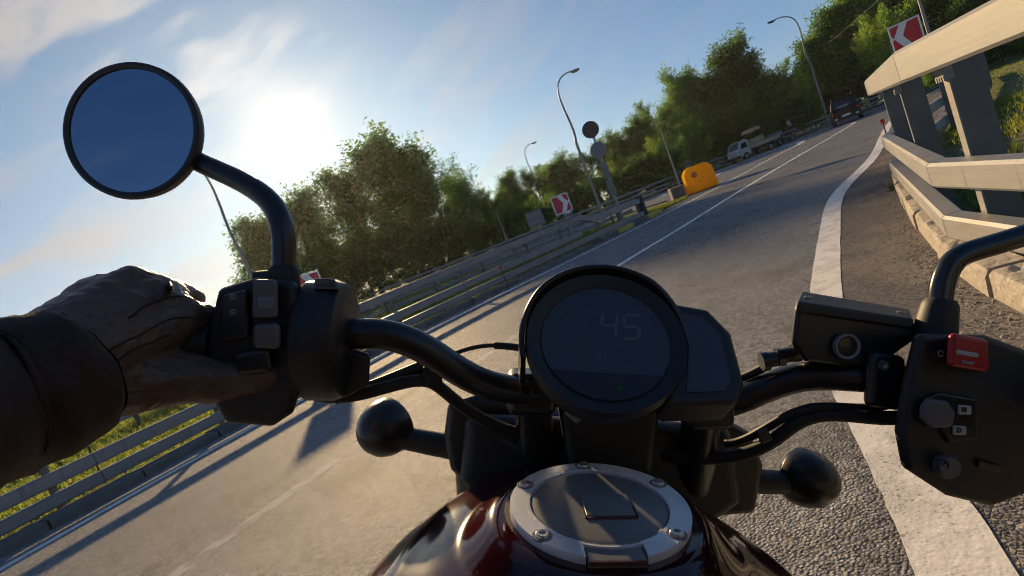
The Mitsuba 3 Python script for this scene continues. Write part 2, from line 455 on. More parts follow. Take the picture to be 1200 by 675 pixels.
s_line = length(LINE[0])[-1]
put('road__edge_line', worn_ribbon(*fine(LINE, 0, s_line * 0.99), 0.205, 0.008, 1, 0.003), 'road_paint', label='broad white edge line curving past the handlebar on the right')
s_left = length(LEFT[0])[-1]
put('road__edge_line', worn_ribbon(*fine(LEFT, 0, s_left * 0.997), 0.175, 0.004, 2), 'road_paint', label='white edge line along the left barrier')
sd = length(DIVIDER[0])
near = int(np.argmin(np.abs(DIVIDER[0][:, 1] - 7.4)))
put('road__lane_line', worn_ribbon(*fine(DIVIDER, 0, sd[near] - 0.6), 0.15, 0.0012, 3), 'old_road_paint', label='worn grey lane line nearest the bike')
put('road__lane_line', worn_ribbon(*fine(DIVIDER, sd[near], sd[-1]), 0.15, 0.004, 4), 'road_paint', label='white line between the lanes ahead')
loop = arc([(19.4, 31.4), (21.3, 33.8), (22.7, 37.0), (22.6, 40.0), (20.6, 41.3), (17.5, 39.5), (14.0, 36.0)])
put('road__island_line', ribbon(*loop, -0.22, 0.22, 0.004), 'road_paint', label='white outline of the painted island, pointed at its far end')
isl = arc([(13.0, 31.5), (15.4, 34.2), (16.2, 36.6), (15.0, 37.0), (12.2, 34.5)])
put('road__island_line', ribbon(*isl, -0.25, 0.25, 0.004), 'road_paint', label='small white loop inside the painted island')
vee = arc([(23.0, 31.2), (24.4, 33.6), (24.6, 38.0), (23.6, 42.2), (19, 41.8), (13, 39.0)])
put('road__edge_line', ribbon(*vee, -0.11, 0.11, 0.004), 'road_paint', label='white line beyond the painted island')
fo = cut(FAR[0], FAR[1], 30, length(FAR[0])[-1] - 2)
put('road__edge_line', ribbon(fo[0], fo[1], -1.3, -1.15, 0.004), 'road_paint', label='white edge line under the far barrier')
rr = np.random.default_rng(5)
cp = arc([(-4.6, 0.9), (-3.03, 3.31), (-2.05, 4.82), (-0.7, 6.75), (1.0, 8.9)])
cq, cn = cut(cp[0], cp[1], 0, length(cp[0])[-1], 0.05)
jit = np.cumsum(rr.normal(0, 0.006, len(cq)))
jit -= np.linspace(0, jit[-1], len(jit))
cq = cq + cn * (jit + rr.normal(0, 0.006, len(cq)))[:, None]
put('road__crack', ribbon(cq, cn, -0.006, 0.006, 0.003), 'seam_dark', label='long thin crack along the left lane')


# ------------------------------------------------------------------ kerbs
def stone(p, n, depth, h, rough=0.0):
    """One kerb stone between two points of its front line; n points to the road."""
    k = len(p)
    c = 0.022
    prof = [(0, -0.12), (0.0, h - c), (c, h), (depth, h), (depth, -0.12)]
    v = []
    for i in range(k):
        for o, z in prof:
            q = p[i] - n[i] * o
            v.append((q[0], q[1], z))
    v = np.array(v)
    m = len(prof)
    f = []
    for i in range(k - 1):
        for a in range(m):
            b = (a + 1) % m
            f += [(i * m + a, i * m + b, (i + 1) * m + b), (i * m + a, (i + 1) * m + b, (i + 1) * m + a)]
    f += [(0, a + 1, a) for a in range(1, m - 1)] + [((k - 1) * m, (k - 1) * m + a, (k - 1) * m + a + 1) for a in range(1, m - 1)]
    g = trimesh.Trimesh(v, np.array(f), process=False)
    if rough:
        g = g.subdivide().subdivide()
        g.merge_vertices()
        q = g.vertices
        q = q + rough * (np.stack([meshkit.fbm(q * 9 + s, 3, 3) for s in (1, 30, 60)], -1) - 0.5)
        edge = np.abs(q[:, 2] - h) < 0.03
        q[edge, 2] -= np.clip(meshkit.noise(q[edge] * 14, 9) - 0.62, 0, 1) * 0.09
        g.vertices = q
    g.fix_normals()
    return g


def kerb(key, label, line, side, s0, s1, size, h, bsdf, rough=0.0, alt=None, off=0.0, depth=0.18):
    t = thing(key, label, 'kerb')
    rng = np.random.default_rng(len(scene))
    s, i = s0, 0
    while s + size < s1:
        p, n = cut(line[0], line[1], s + 0.013, s + size - 0.013, 0.25)
        n = n * side
        dz = rng.normal(0, 0.006)
        g = stone(p + n * (off + rng.normal(0, 0.006)), n, depth, h + dz, rough)
        put(t + '__kerb_stone', g, alt if alt and i % 2 else bsdf, smooth=35 if rough else False)
        s += size
        i += 1


sk = length(KERB[0])
s_near = sk[int(np.argmin(np.hypot(KERB[0][:, 0] - 2.27, KERB[0][:, 1] - 2.50)))]
kerb('kerb', 'chipped beige concrete kerb at the foot of the right hand barrier', KERB, 1, s_near - 6 * 1.0, s_near + 12, 1.0, 0.16, 'kerb_concrete', 0.016)
sl = length(LEFT[0])


def s_at(line, y):
    return length(line[0])[int(np.argmin(np.abs(line[0][:, 1] - y)))]


kerb('kerb', 'dark kerb at the foot of the left barrier', LEFT, -1, s_at(LEFT, -1), s_at(LEFT, 15.3), 1.0, 0.12, 'kerb_dark', 0.01, None, -0.62, 0.45)
kerb('kerb', 'yellow and dark painted kerb at the end of the left barrier by the yellow block', LEFT, -1, s_at(LEFT, 15.3) + 0.05, s_at(LEFT, 18.3), 1.0, 0.14, 'kerb_dark', 0.0, 'kerb_yellow', -0.62, 0.45)


# ------------------------------------------------------------------ steel barriers
def beam(p, n, z0, z1, depth, taper=False):
    """A hollow-looking box rail with chamfered long edges; n points to the road, p is its face."""
    c = min(0.018, (z1 - z0) * 0.2)
    prof = [(0, z0 + c), (0, z1 - c), (c * 0.9, z1), (depth - c * .5, z1), (depth, z1 - c * .5), (depth, z0 + c * .5), (depth - c * .5, z0), (c * 0.9, z0)]
    k, m = len(p), len(prof)
    z0s = np.broadcast_to(z0, k)
    v = np.array([(*(p[i] - n[i] * o), z + (taper[i] if taper is not False else 0)) for i in range(k) for o, z in prof])
    f = []
    for i in range(k - 1):
        for a in range(m):
            b = (a + 1) % m
            f += [(i * m + a, i * m + b, (i + 1) * m + b), (i * m + a, (i + 1) * m + b, (i + 1) * m + a)]
    f += [(0, a + 1, a) for a in range(1, m - 1)] + [((k - 1) * m, (k - 1) * m + a, (k - 1) * m + a + 1) for a in range(1, m - 1)]
    g = trimesh.Trimesh(v, np.array(f), process=False)
    if g.volume < 0:
        g.invert()
    return g


def post(q, n, z1, web=0.24, wide=0.09, gap=0.02):
    """A channel post: web square to the road, two flanges; q on the rail's back."""
    t = np.array([n[1], -n[0]])
    z0 = -0.3
    hh = z1 - z0
    parts = [box(0.008, web, hh, (0, 0, 0)), box(wide, 0.008, hh, (wide / 2 - 0.004, web / 2 + 0.004, 0)), box(wide, 0.008, hh, (wide / 2 - 0.004, -web / 2 - 0.004, 0))]
    m = np.eye(4)
    m[:2, 0], m[:2, 1] = t, n
    c = q - n * (web / 2 + gap)
    m[:3, 3] = (c[0], c[1], z0 + hh / 2)
    return moved(parts[0], m), moved(parts[1], m)


def bracket(q, n, z, depth=0.10):
    m = np.eye(4)
    t = np.array([n[1], -n[0]])
    m[:2, 0], m[:2, 1] = t, n
    m[:3, 3] = (q[0], q[1], z)
    return moved(join([box(0.10, 0.05, 0.05)] + [box(0.012, 0.055, 0.03, (x, 0, -0.035)) for x in (-0.04, -0.013, 0.013, 0.04)]), m)


def barrier(key, label, line, side, s0, s1, tiers, off=0.0, depth=0.10, seg=3.0, gap=2.0, top=None, web=0.24, first=0.0, back=0.0, brackets=True, straight=False):
    """Rails in lengths with open joints on channel posts. side: +1 if the road lies on the line's left."""
    t = thing(key, label, 'guardrail')
    for z0, z1 in tiers:
        s = s0
        while s < s1 - 0.3:
            e = min(s + seg, s1)
            p, n = cut(line[0], line[1], s + 0.004, e - 0.004, 9.0 if straight else 0.3)
            n = n * side
            put(t + '__rail', beam(p + n * off, n, z0, z1, depth), 'zinc_steel')
            s = e
    s = s0 + first
    zt = top or max(z for _, z in tiers) - 0.02
    while s < s1:
        p, n = cut(line[0], line[1], s, s + 0.1)
        n0 = n[0] * side
        q = p[0] + n0 * (off - depth - back)
        put(t + '__post', join(post(q, n0, zt, web)), 'post_steel')
        if brackets:
            for z0, z1 in tiers:
                put(t + '__bracket', bracket(q, n0, z0 - 0.05 if z0 > 0.3 else z1 + 0.04), 'zinc_steel')
        s += gap
    return t


RAIL_V = np.array([(-3.9, -9.4), (-1.0, -4.3), (1.35, -0.7), (2.76, 3.25), (5.12, 6.56), (7.8, 9.0), (11.2, 11.9), (14.6, 15.0), (18.2, 18.2), (22.4, 22.4)])
t = thing('right_guardrail', 'sunlit beige three rail steel barrier close on the right, towering over the kerb', 'guardrail')
for a, b_ in zip(RAIL_V, RAIL_V[1:]):
    u = (b_ - a) / np.linalg.norm(b_ - a)
    n0 = np.array([-u[1], u[0]])
    i = int(np.argmin(np.abs(RAIL_V[:, 0] - a[0])))

    def miter(k):
        us = [nrm(RAIL_V[q + 1] - RAIL_V[q]) for q in (k - 1, k) if 0 <= q < len(RAIL_V) - 1]
        m_ = sum(np.array([-v[1], v[0]]) for v in us)
        m_ = m_ / np.linalg.norm(m_)
        return m_ / max(0.5, m_ @ n0)
    for z0, z1 in ((0.15, 0.31), (0.50, 0.665), (1.20, 1.40)):
        put(t + '__rail', beam(np.array([a + u * 0.004, b_ - u * 0.004]), np.array([miter(i), miter(i + 1)]), z0, z1, 0.115), 'zinc_steel')
    L, s = np.linalg.norm(b_ - a), (1.9 if i == 2 else 1.8)
    while s < L:
        q = a + u * s - n0 * 0.115
        web, fl = post(q, n0, 1.30, 0.16, 0.06)
        put(t + '__post', web, 'post_steel')
        put(t + '__post_flange', fl, 'zinc_steel')
        put(t + '__bracket', bracket(q, n0, 1.175), 'zinc_steel')
        s += 2.05
s_end = s_at(LEFT, 17.7)
lt = barrier('left_guardrail', 'shaded grey three rail steel barrier along the left edge of the road', LEFT, -1, s_at(LEFT, -2), s_at(LEFT, 15.2), [(0.15, 0.31), (0.39, 0.56), (0.86, 1.04)],
             -1.0, 0.10, 3.0, 2.0, 0.98, 0.16, 0.6, brackets=False)
sc = s_at(LEFT, 15.2)
p, n = cut(LEFT[0], LEFT[1], sc + 0.01, sc + 1.0, 0.1)
put(lt + '__rail', beam(p - (-n) * 1.0, -n, 0.86, 1.04, 0.10, np.linspace(0, 1, len(p)) ** 1.5 * 0 - 0.24 * np.clip((np.linspace(0, 1, len(p)) - 0.2) / 0.6, 0, 1)), 'zinc_steel', label='rail stepping down from the high to the low level')
for z0, z1 in ((0.62, 0.80), (0.15, 0.32)):
    p, n = cut(LEFT[0], LEFT[1], sc + (1.01 if z0 > 0.5 else 0.01), s_end, 0.3)
    put(lt + '__rail', beam(p + n * 1.0, -n, z0, z1, 0.10), 'zinc_steel')
for k in range(3):
    p, n = cut(LEFT[0], LEFT[1], sc + 1.1 + k * 1.35, sc + 1.3 + k * 1.35)
    put(lt + '__post', join(post(p[0] + n[0] * 1.1, -n[0], 0.74, 0.16)), 'post_steel')
p, n = cut(LEFT[0], LEFT[1], s_end + 0.005, s_end + 0.16, 0.1)
put(lt + '__end_plate', beam(p + n * 0.96, -n, 0.02, 0.86, 0.22), 'dark_metal', label='dark end plate facing the yellow block')
sm = length(MEDIAN[0])[-1]
barrier('median_guardrail', 'second low steel barrier across the grass strip behind the left one', MEDIAN, 1, 4, sm - 1.5, [(0.28, 0.42), (0.62, 0.77)], 0.0, 0.10, 4.0, 2.0, 0.70, 0.16, 0.4, brackets=False)
barrier('far_guardrail', 'long three rail steel barrier on the far side of the other carriageway below the trees', FAR, -1, 34, length(FAR[0])[-1] - 1, [(0.15, 0.30), (0.45, 0.60), (0.84, 1.0)],
        0.0, 0.11, 4.0, 4.0, 0.95, 0.2, 0.5, brackets=False)

# ------------------------------------------------------------------ grass and weeds
def blades(pts, h, w, rng, cols, lean=0.35):
    k = len(pts)
    a = rng.random(k) * 2 * np.pi
    hh = h * (0.5 + rng.random(k))
    d = np.stack([np.cos(a), np.sin(a), 0 * a], 1)
    b = rng.normal(0, lean, (k, 2))
    tip = pts + np.c_[b * hh[:, None], hh]
    mid = pts + np.c_[b * hh[:, None] * 0.35, hh * 0.6]
    v = np.stack([pts - d * w, pts + d * w, mid + d * w * 0.8, mid - d * w * 0.8, tip], 1).reshape(-1, 3)
    o = np.arange(k) * 5
    f = np.vstack([np.stack([o, o + 1, o + 2], 1), np.stack([o, o + 2, o + 3], 1), np.stack([o + 3, o + 2, o + 4], 1)])
    c = np.repeat(cols[rng.integers(0, len(cols), k)] * (0.7 + 0.6 * rng.random((k, 1))), 5, axis=0)
    return trimesh.Trimesh(v, f, process=False), c


GRASS = np.array([(0.085, 0.125, 0.030), (0.12, 0.15, 0.04), (0.17, 0.165, 0.065), (0.065, 0.105, 0.026)])
rng = np.random.default_rng(11)
pts = []
r0, rn = cut(KERB[0], KERB[1], 4, length(KERB[0])[-1] - 1, 0.02)
for _ in range(80000):
    k = rng.integers(0, len(r0) if rng.random() < 0.35 else len(r0) // 3)
    o = 0.45 + 14 * rng.random() ** 1.6
    pts.append((*(r0[k] - rn[k] * o), -0.05))
pts = np.array(pts)
keep = meshkit.fbm(pts * [0.9, 0.9, 0] + 3, 3, 5) + 0.25 * rng.random(len(pts)) > 0.50
g, c = blades(pts[keep], 0.075, 0.008, rng, GRASS * [1.9, 1.75, 1.3])
put('grass', g, 'leaf', kind='stuff', label='sunlit rough grass behind the right hand barrier', category='grass', color=c)
pts = []
for _ in range(110000):
    k = rng.integers(0, len(LEFT[0]) * 7 // 10)
    o = 1.25 + 17 * rng.random() ** 1.5
    pts.append((*(LEFT[0][k] + LEFT[1][k] * o), -0.05))
pts = np.array(pts)
g, c = blades(pts, 0.14, 0.014, rng, GRASS * [2.0, 1.9, 1.3])
put('grass', g, 'leaf', kind='stuff', label='bright green grass strip between the left barrier and the second one', category='grass', color=c)


def weed(key, label, q, h, n, seed, group=None):
    r = np.random.default_rng(seed)
    stems, leaves, cols = [], [], []
    for i in range(n):
        a = r.random() * 6.28
        tip = np.array([math.cos(a) * h * 0.4 * r.random(), math.sin(a) * h * 0.4 * r.random(), h * (0.5 + 0.6 * r.random())])
        base = np.array([r.normal(0, 0.03), r.normal(0, 0.03), 0])
        mid = (base + tip) / 2 + [0, 0, h * 0.1]
        stems.append(tube(np.array([base, mid, tip]) + q, [0.003, 0.002, 0.001], 5, 6))
        for j in range(7):
            u = 0.25 + 0.75 * j / 6
            c = base + (tip - base) * u + q
            d = nrm(r.normal(0, 1, 3) + [0, 0, 0.4])
            s = nrm(np.cross(d, [0.1, 0.2, 1]))
            L, w = 0.055 * (1.2 - 0.5 * u), 0.018
            leaves.append(np.array([c, c + d * L * .5 + s * w, c + d * L, c + d * L * .5 - s * w]))
    v = np.vstack(leaves)
    o = np.arange(len(leaves)) * 4
    f = np.vstack([np.stack([o, o + 1, o + 2], 1), np.stack([o, o + 2, o + 3], 1)])
    t = thing(key, label, 'weed', group)
    put(t + '__stem', join(stems), 'leaf', color=np.tile([0.10, 0.12, 0.04], (sum(len(x.vertices) for x in stems), 1)))
    put(t + '__leaves', trimesh.Trimesh(v, f, process=False), 'leaf', color=np.repeat(np.array([(0.12, 0.19, 0.035)]) * (0.7 + 0.6 * r.random((len(leaves), 1))), 4, axis=0))


def on_rail(y, o):
    k = int(np.argmin(np.abs(KERB[0][:, 1] - y)))
    q = KERB[0][k] + KERB[1][k] * o
    return np.array([q[0], q[1], 0.0])


weed('weed', 'leafy green weed between the middle and low rails of the right barrier', on_rail(2.55, -0.42), 0.42, 7, 21)
weed('weed', 'thin dry weed stalks right of the leafy weed behind the low rail', on_rail(2.35, -0.45), 0.40, 4, 22)
weed('weed', 'small weed growing at the far end of the right kerb', on_rail(6.3, 0.02), 0.16, 6, 23)
lf = on_rail(2.45, -0.13)
dl = plate([(0, -0.006), (0.02, -0.02), (0.03, -0.008), (0.06, 0.0), (0.03, 0.006), (0.022, 0.022), (0.008, 0.008), (-0.03, 0.004)], 0.002)
put('dry_leaf', moved(dl, frame((lf[0], lf[1], 0.313), (0.1, 0.05, 1), (0.8, -0.6, 0))), 'dry_leaf_mat', label='dry brown leaf lying on the low rail of the right barrier', category='leaf')

# loose grit gathered along the foot of the right kerb
rng = np.random.default_rng(31)
ico = trimesh.creation.icosphere(subdivisions=0)
gq, gn = cut(KERB[0], KERB[1], s_near - 2.5, s_near + 9, 0.01)
gv, gf_ = [], []
for i in range(2600):
    k = rng.integers(0, len(gq))
    r = 0.003 + 0.006 * rng.random() ** 2
    q = gq[k] + gn[k] * (abs(rng.normal(0, 0.10)) + 0.01)
    gv.append(ico.vertices * r * (0.6 + 0.7 * rng.random(3)) @ trimesh.transformations.random_rotation_matrix(rng.random(3))[:3, :3].T + [q[0], q[1], 0.004 + r * 0.4])
    gf_.append(ico.faces + 12 * i)
put('gravel', trimesh.Trimesh(np.vstack(gv), np.vstack(gf_), process=False), 'pebble', kind='stuff', label='loose grit along the foot of the right kerb', category='gravel')

# ------------------------------------------------------------------ trees
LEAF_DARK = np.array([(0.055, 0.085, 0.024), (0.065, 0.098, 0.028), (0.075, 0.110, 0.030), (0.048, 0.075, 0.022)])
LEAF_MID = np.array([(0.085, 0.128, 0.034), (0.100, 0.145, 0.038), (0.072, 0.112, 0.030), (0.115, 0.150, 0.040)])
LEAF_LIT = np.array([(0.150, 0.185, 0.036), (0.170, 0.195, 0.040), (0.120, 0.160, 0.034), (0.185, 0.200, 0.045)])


def leaf_cloud(cent, axis, along, across, per, size, rng, cols):
    """Leaf quads scattered around the twig ends."""
    k = len(cent) * per
    c = np.repeat(cent, per, axis=0)
    a = np.repeat(axis, per, axis=0)
    off = np.clip(rng.normal(0, 1, (k, 3)), -1.7, 1.7) * np.repeat(across, per)[:, None]
    c = c + off + a * (np.clip(rng.normal(0, 1, (k, 1)), -1.6, 1.5) * np.repeat(along, per)[:, None])
    nn = rng.normal(0, 1, (k, 3)) + [0, 0, 0.7]
    nn /= np.linalg.norm(nn, axis=1, keepdims=True)
    u = np.cross(nn, rng.normal(0, 1, (k, 3)))
    u /= np.linalg.norm(u, axis=1, keepdims=True)
    w = np.cross(nn, u)
    s = size * (0.6 + 0.8 * rng.random((k, 1)))
    v = np.stack([c - u * s, c + w * s * 0.45 + nn * s * 0.12, c + u * s, c - w * s * 0.45 + nn * s * 0.12], 1).reshape(-1, 3)
    o = np.arange(k) * 4
    f = np.vstack([np.stack([o, o + 1, o + 2], 1), np.stack([o, o + 2, o + 3], 1)])
    tone = np.repeat(cols[rng.integers(0, len(cols), len(cent))], per, axis=0) * np.array([1.65, 2.0, 1.7]) * (0.72 + 0.56 * rng.random((k, 1)))
    return trimesh.Trimesh(v, f, process=False), np.repeat(tone, 4, axis=0)


def make_tree(name, seed, kind, cols, per=80):
    """A 10 m tree: tapered trunk with limbs, and a crown of leaf clumps at the twig ends."""
    r = np.random.default_rng(seed)
    wood, cent, axis = [], [], []
    if kind == 'round':
        top, first, limbs, up, reach = 8.6, 1.6, 26, 0.55, 3.3
    elif kind == 'poplar':
        top, first, limbs, up, reach = 9.4, 1.2, 34, 1.5, 2.1
    else:
        top, first, limbs, up, reach = 6.5, 0.3, 26, 0.8, 4.2
    n = 9
    z = np.linspace(-0.3, top, n)
    tr = np.stack([np.cumsum(r.normal(0, 0.10, n)), np.cumsum(r.normal(0, 0.10, n)), z], 1)
    tr[0, :2] = tr[1, :2] = 0
    rad = 0.20 * (1 - np.linspace(0, 1, n)) ** 0.8 + 0.02
    if kind != 'bush':
        wood.append(tube(tr, rad, 9, 20))
    else:
        for _ in range(5):
            a = r.random() * 6.28
            wood.append(tube([(0.3 * math.cos(a), 0.3 * math.sin(a), -0.3), (0.8 * math.cos(a), 0.8 * math.sin(a), 2), (1.6 * math.cos(a), 1.6 * math.sin(a), 5)], [0.09, 0.06, 0.02], 6, 8))
    for i in range(limbs):
        t = (i + r.random()) / limbs
        h = first + (top - first) * t
        base = np.array([np.interp(h, z, tr[:, 0]), np.interp(h, z, tr[:, 1]), h])
        a = i * 2.4 + r.normal(0, 0.4)
        if kind == 'round':
            ln = reach * (0.45 + 0.75 * math.sin(math.pi * min(1, 0.22 + 0.75 * t))) * (0.75 + 0.5 * r.random())
        elif kind == 'poplar':
            ln = reach * (1.15 - 0.75 * t) * (0.7 + 0.6 * r.random())
        else:
            ln = reach * (0.95 - 0.55 * t) * (0.7 + 0.6 * r.random())
        u = up * (0.6 + 0.8 * r.random()) * (0.5 + t)
        d = np.array([math.cos(a), math.sin(a), u])
        end = base + d * ln
        mid = base + d * ln * 0.5 + [0, 0, -0.1 * ln]
        q = spline([base, mid, end], 8)
        wood.append(tube(q, np.linspace(0.055, 0.012, 8), 5))
        for j in range(9):
            s = 0.30 + 0.70 * (j + r.random()) / 9
            b = np.array([np.interp(s, np.linspace(0, 1, 8), q[:, k]) for k in range(3)])
            dd = nrm(r.normal(0, 1, 3) * [1, 1, 0.7] + nrm(d) * 0.7 + [0, 0, 0.5 if kind != 'poplar' else 1.1])
            L = (0.35 + 0.75 * r.random()) * (1.15 if kind == 'poplar' else 1.0)
            tip = b + dd * L
            wood.append(tube([b, (b + tip) / 2 + r.normal(0, 0.04, 3), tip], [0.016, 0.011, 0.006], 4))
            cent.append(b + dd * L * 0.75)
            axis.append(dd)
    cent, axis = np.array(cent), np.array(axis)
    k = len(cent)
    sz = 0.75 + 0.6 * r.random(k)
    g, c = leaf_cloud(cent, axis, 0.38 * sz, 0.26 * sz, per, 0.128, r, cols)
    g.vertices[:, 2] = np.maximum(g.vertices[:, 2], 0.05)
    scene[name + '_crown'] = {'type': 'shapegroup', 'leaves': mikit.ply(g, 'leaf', color=c)}
    scene[name + '_trunk'] = {'type': 'shapegroup', 'wood': mikit.ply(join(wood), 'bark', smooth=True)}
    return float(np.percentile(g.vertices[:, 2], 99.7))


PROTO = {}
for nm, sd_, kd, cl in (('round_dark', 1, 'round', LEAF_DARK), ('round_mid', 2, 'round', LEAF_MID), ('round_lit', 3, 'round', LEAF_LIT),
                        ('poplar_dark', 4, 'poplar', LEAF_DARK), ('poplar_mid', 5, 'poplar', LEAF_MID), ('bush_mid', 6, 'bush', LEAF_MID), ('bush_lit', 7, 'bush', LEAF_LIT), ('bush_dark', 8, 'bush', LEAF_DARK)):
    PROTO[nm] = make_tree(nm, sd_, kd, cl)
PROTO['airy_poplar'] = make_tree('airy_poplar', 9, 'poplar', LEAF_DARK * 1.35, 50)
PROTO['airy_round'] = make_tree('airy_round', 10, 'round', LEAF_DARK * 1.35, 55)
tree_rng = np.random.default_rng(77)


def tree(px, py, dist, proto, label, wide=1.0, group=None, key='tree', cat=None):
    """A tree whose top is seen at the pixel, standing on the ground at a distance."""
    q = ground_at(px, py, dist)
    s = (q[2] + 0.05) / PROTO[proto]
    a = tree_rng.random() * 360
    w = s * wide * (0.92 + 0.16 * tree_rng.random())
    t = thing(key, label, cat or key, group)
    m = T4().translate([float(q[0]), float(q[1]), -0.05]).rotate([0, 0, 1], float(a)).scale([float(w), float(w), float(s)])
    scene[t + '__crown'] = {'type': 'instance', 'shapegroup': {'type': 'ref', 'id': proto + '_crown'}, 'to_world': m}
    scene[t + '__trunk'] = {'type': 'instance', 'shapegroup': {'type': 'ref', 'id': proto + '_trunk'}, 'to_world': m}


# front row, left to right along the far barrier: (top x, top y, distance, kind, label, width)
ROW = [
    (292, 258, 52, 'airy_poplar', 'small separate tree left of the mirror stem', 0.95),
    (322, 262, 56, 'bush_dark', 'low tree hidden behind the mirror stem', 0.9),
    (347, 228, 50, 'airy_poplar', 'backlit tree just right of the mirror stem below the sun', 0.95),
    (388, 203, 52, 'airy_poplar', 'backlit tree with sky showing through, second right of the mirror stem', 0.95),
    (430, 164, 50, 'airy_poplar', 'tallest backlit tree right of the sun', 1.0),
    (462, 172, 52, 'airy_poplar', 'backlit tree with upright shoots beside the tallest one under the sun', 1.0),
    (494, 206, 52, 'airy_round', 'dark tree on the right shoulder of the backlit group', 0.95),
    (527, 212, 58, 'airy_poplar', 'thin crowned tree at the right end of the backlit group', 0.9),
    (556, 232, 58, 'round_dark', 'low dark tree in the dip of the tree line', 1.0),
    (574, 226, 60, 'round_mid', 'round tree filling the dip in the tree line', 1.1),
    (592, 206, 62, 'airy_poplar', 'upright tree just right of the dip in the tree line', 0.95),
    (622, 200, 60, 'round_mid', 'leafy tree behind the small lamp', 1.0),
    (650, 188, 60, 'poplar_mid', 'tree between the small lamp and the tall lamp', 1.0),
    (684, 178, 58, 'round_mid', 'green tree behind the round road signs', 0.95),
    (716, 160, 60, 'poplar_mid', 'tree right of the round road signs', 0.95),
    (742, 142, 60, 'poplar_mid', 'tree with upright shoots left of the short pole', 0.9),
    (762, 124, 62, 'round_mid', 'tree behind the short pole', 0.85),
    (792, 84, 64, 'poplar_mid', 'tall pale poplar above the yellow block', 0.85),
    (818, 86, 66, 'poplar_mid', 'poplar right of the tall pale one above the truck', 0.8),
    (845, 50, 66, 'poplar_dark', 'tallest poplar standing free against the sky above the truck', 1.15),
    (876, 88, 66, 'round_dark', 'round dark tree right of the tallest poplar', 0.85),
    (902, 84, 72, 'round_mid', 'tree left of the right lamp post', 0.8),
    (928, 84, 70, 'round_mid', 'tree just left of the right lamp post with lit edge', 0.75),
    (950, 38, 66, 'poplar_mid', 'tall tree right of the right lamp post', 1.15),
    (982, -6, 66, 'poplar_mid', 'tall green poplar above the black car', 1.15),
    (1010, -40, 72, 'poplar_dark', 'tall dark poplar behind the yellowish tree', 0.85),
    (1052, -80, 74, 'round_dark', 'dark tree rising out of the top of the picture behind the chevron sign', 0.9),
    (1100, -90, 74, 'poplar_dark', 'dark tree out of the top of the picture behind the right pole', 0.95),
    (1150, -60, 70, 'round_dark', 'dark tree above the top rail at the upper right', 1.0),
    (1195, -50, 66, 'round_dark', 'dark tree at the upper right corner', 1.0)]
REF = ['separate tree left of the mirror stem',
       'low tree behind the mirror stem',
       'backlit tree right of the mirror stem',
       'second backlit tree right of the mirror stem',
       'tallest backlit tree',
       'tree beside the tallest backlit one',
       'dark tree ending the backlit group',
       'thin tree right of the backlit group',
       'low tree in the dip',
       'round tree filling the dip',
       'tree right of the dip',
       'tree behind the small lamp',
       'tree between the small and tall lamps',
       'tree behind the round signs',
       'tree right of the round signs',
       'tree left of the short pole',
       'tree behind the short pole',
       'pale poplar above the yellow block',
       'poplar above the truck',
       'tallest free standing poplar',
       'round tree beside the tallest poplar',
       'tree left of the right lamp',
       'lit edged tree by the right lamp',
       'tall tree right of the right lamp',
       'poplar above the black car',
       'dark poplar behind the yellowish tree',
       'dark tree behind the chevron sign',
       'dark tree behind the pale pole',
       'dark tree above the top rail',
       'dark tree at the upper right corner']
for a in ROW:
    tree(a[0], a[1] - 5, a[2], a[3], a[4], a[5] * (1.3 if a[0] < 800 else 1.12))
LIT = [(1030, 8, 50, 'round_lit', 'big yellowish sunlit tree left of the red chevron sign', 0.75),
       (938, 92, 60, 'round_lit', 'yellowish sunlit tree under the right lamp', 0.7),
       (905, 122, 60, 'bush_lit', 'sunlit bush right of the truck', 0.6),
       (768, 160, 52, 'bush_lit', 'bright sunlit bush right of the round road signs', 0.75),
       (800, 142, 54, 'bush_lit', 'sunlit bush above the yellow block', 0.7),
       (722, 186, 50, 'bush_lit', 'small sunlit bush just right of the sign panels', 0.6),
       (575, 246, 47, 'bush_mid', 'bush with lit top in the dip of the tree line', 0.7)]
for a in LIT:
    tree(a[0], a[1], a[2], a[3], a[4], a[5])
for k, (a, ref) in enumerate(zip(ROW, REF)):       # undergrowth at the feet of the trees, and a second row behind
    x = a[0] + 10 + 6 * tree_rng.random()
    hz = 276.5 - 0.39 * (x - 600)
    py = hz - max(30 + 14 * tree_rng.random(), 0.5 * (hz - a[1])) 
    d_ = 46.5 + 2 * tree_rng.random() if x < 800 else (56.5 if x < 930 else 67) + 3 * tree_rng.random()
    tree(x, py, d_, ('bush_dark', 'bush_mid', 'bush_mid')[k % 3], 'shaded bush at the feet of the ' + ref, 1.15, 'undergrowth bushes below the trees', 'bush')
    x = a[0] + 22
    top = np.interp(x, [c[0] for c in ROW], [c[1] for c in ROW])
    hz = 276.5 - 0.39 * (x - 600)
    if x > 520:
        tree(x, hz - (hz - top) * 0.74, 80 + 6 * tree_rng.random(), ('round_dark', 'poplar_dark', 'round_mid')[k % 3], 'second row tree just behind the ' + ref, 1.2, 'second row of trees')
for (x, up_, d_, nm, lb) in ((1088, 34, 46, 'bush_mid', 'leftmost'), (1110, 30, 48, 'bush_dark', 'second from the left'), (1135, 25, 50, 'bush_dark', 'third from the left'), (1160, 28, 52, 'bush_mid', 'fourth from the left'),
                             (1185, 24, 54, 'bush_dark', 'fifth from the left'), (1215, 28, 54, 'bush_mid', 'rightmost')):
    tree(x, 276.5 - 0.39 * (x - 600) - up_, d_, nm, 'bush on the grass beyond the right barrier, ' + lb + ' of six', 1.3, 'bushes beyond the right barrier', 'bush')

# ------------------------------------------------------------------ lamps, poles, cable
def base_of(px, py, dist):
    q = ground_at(px, py, dist)
    return np.array([q[0], q[1], -0.1])


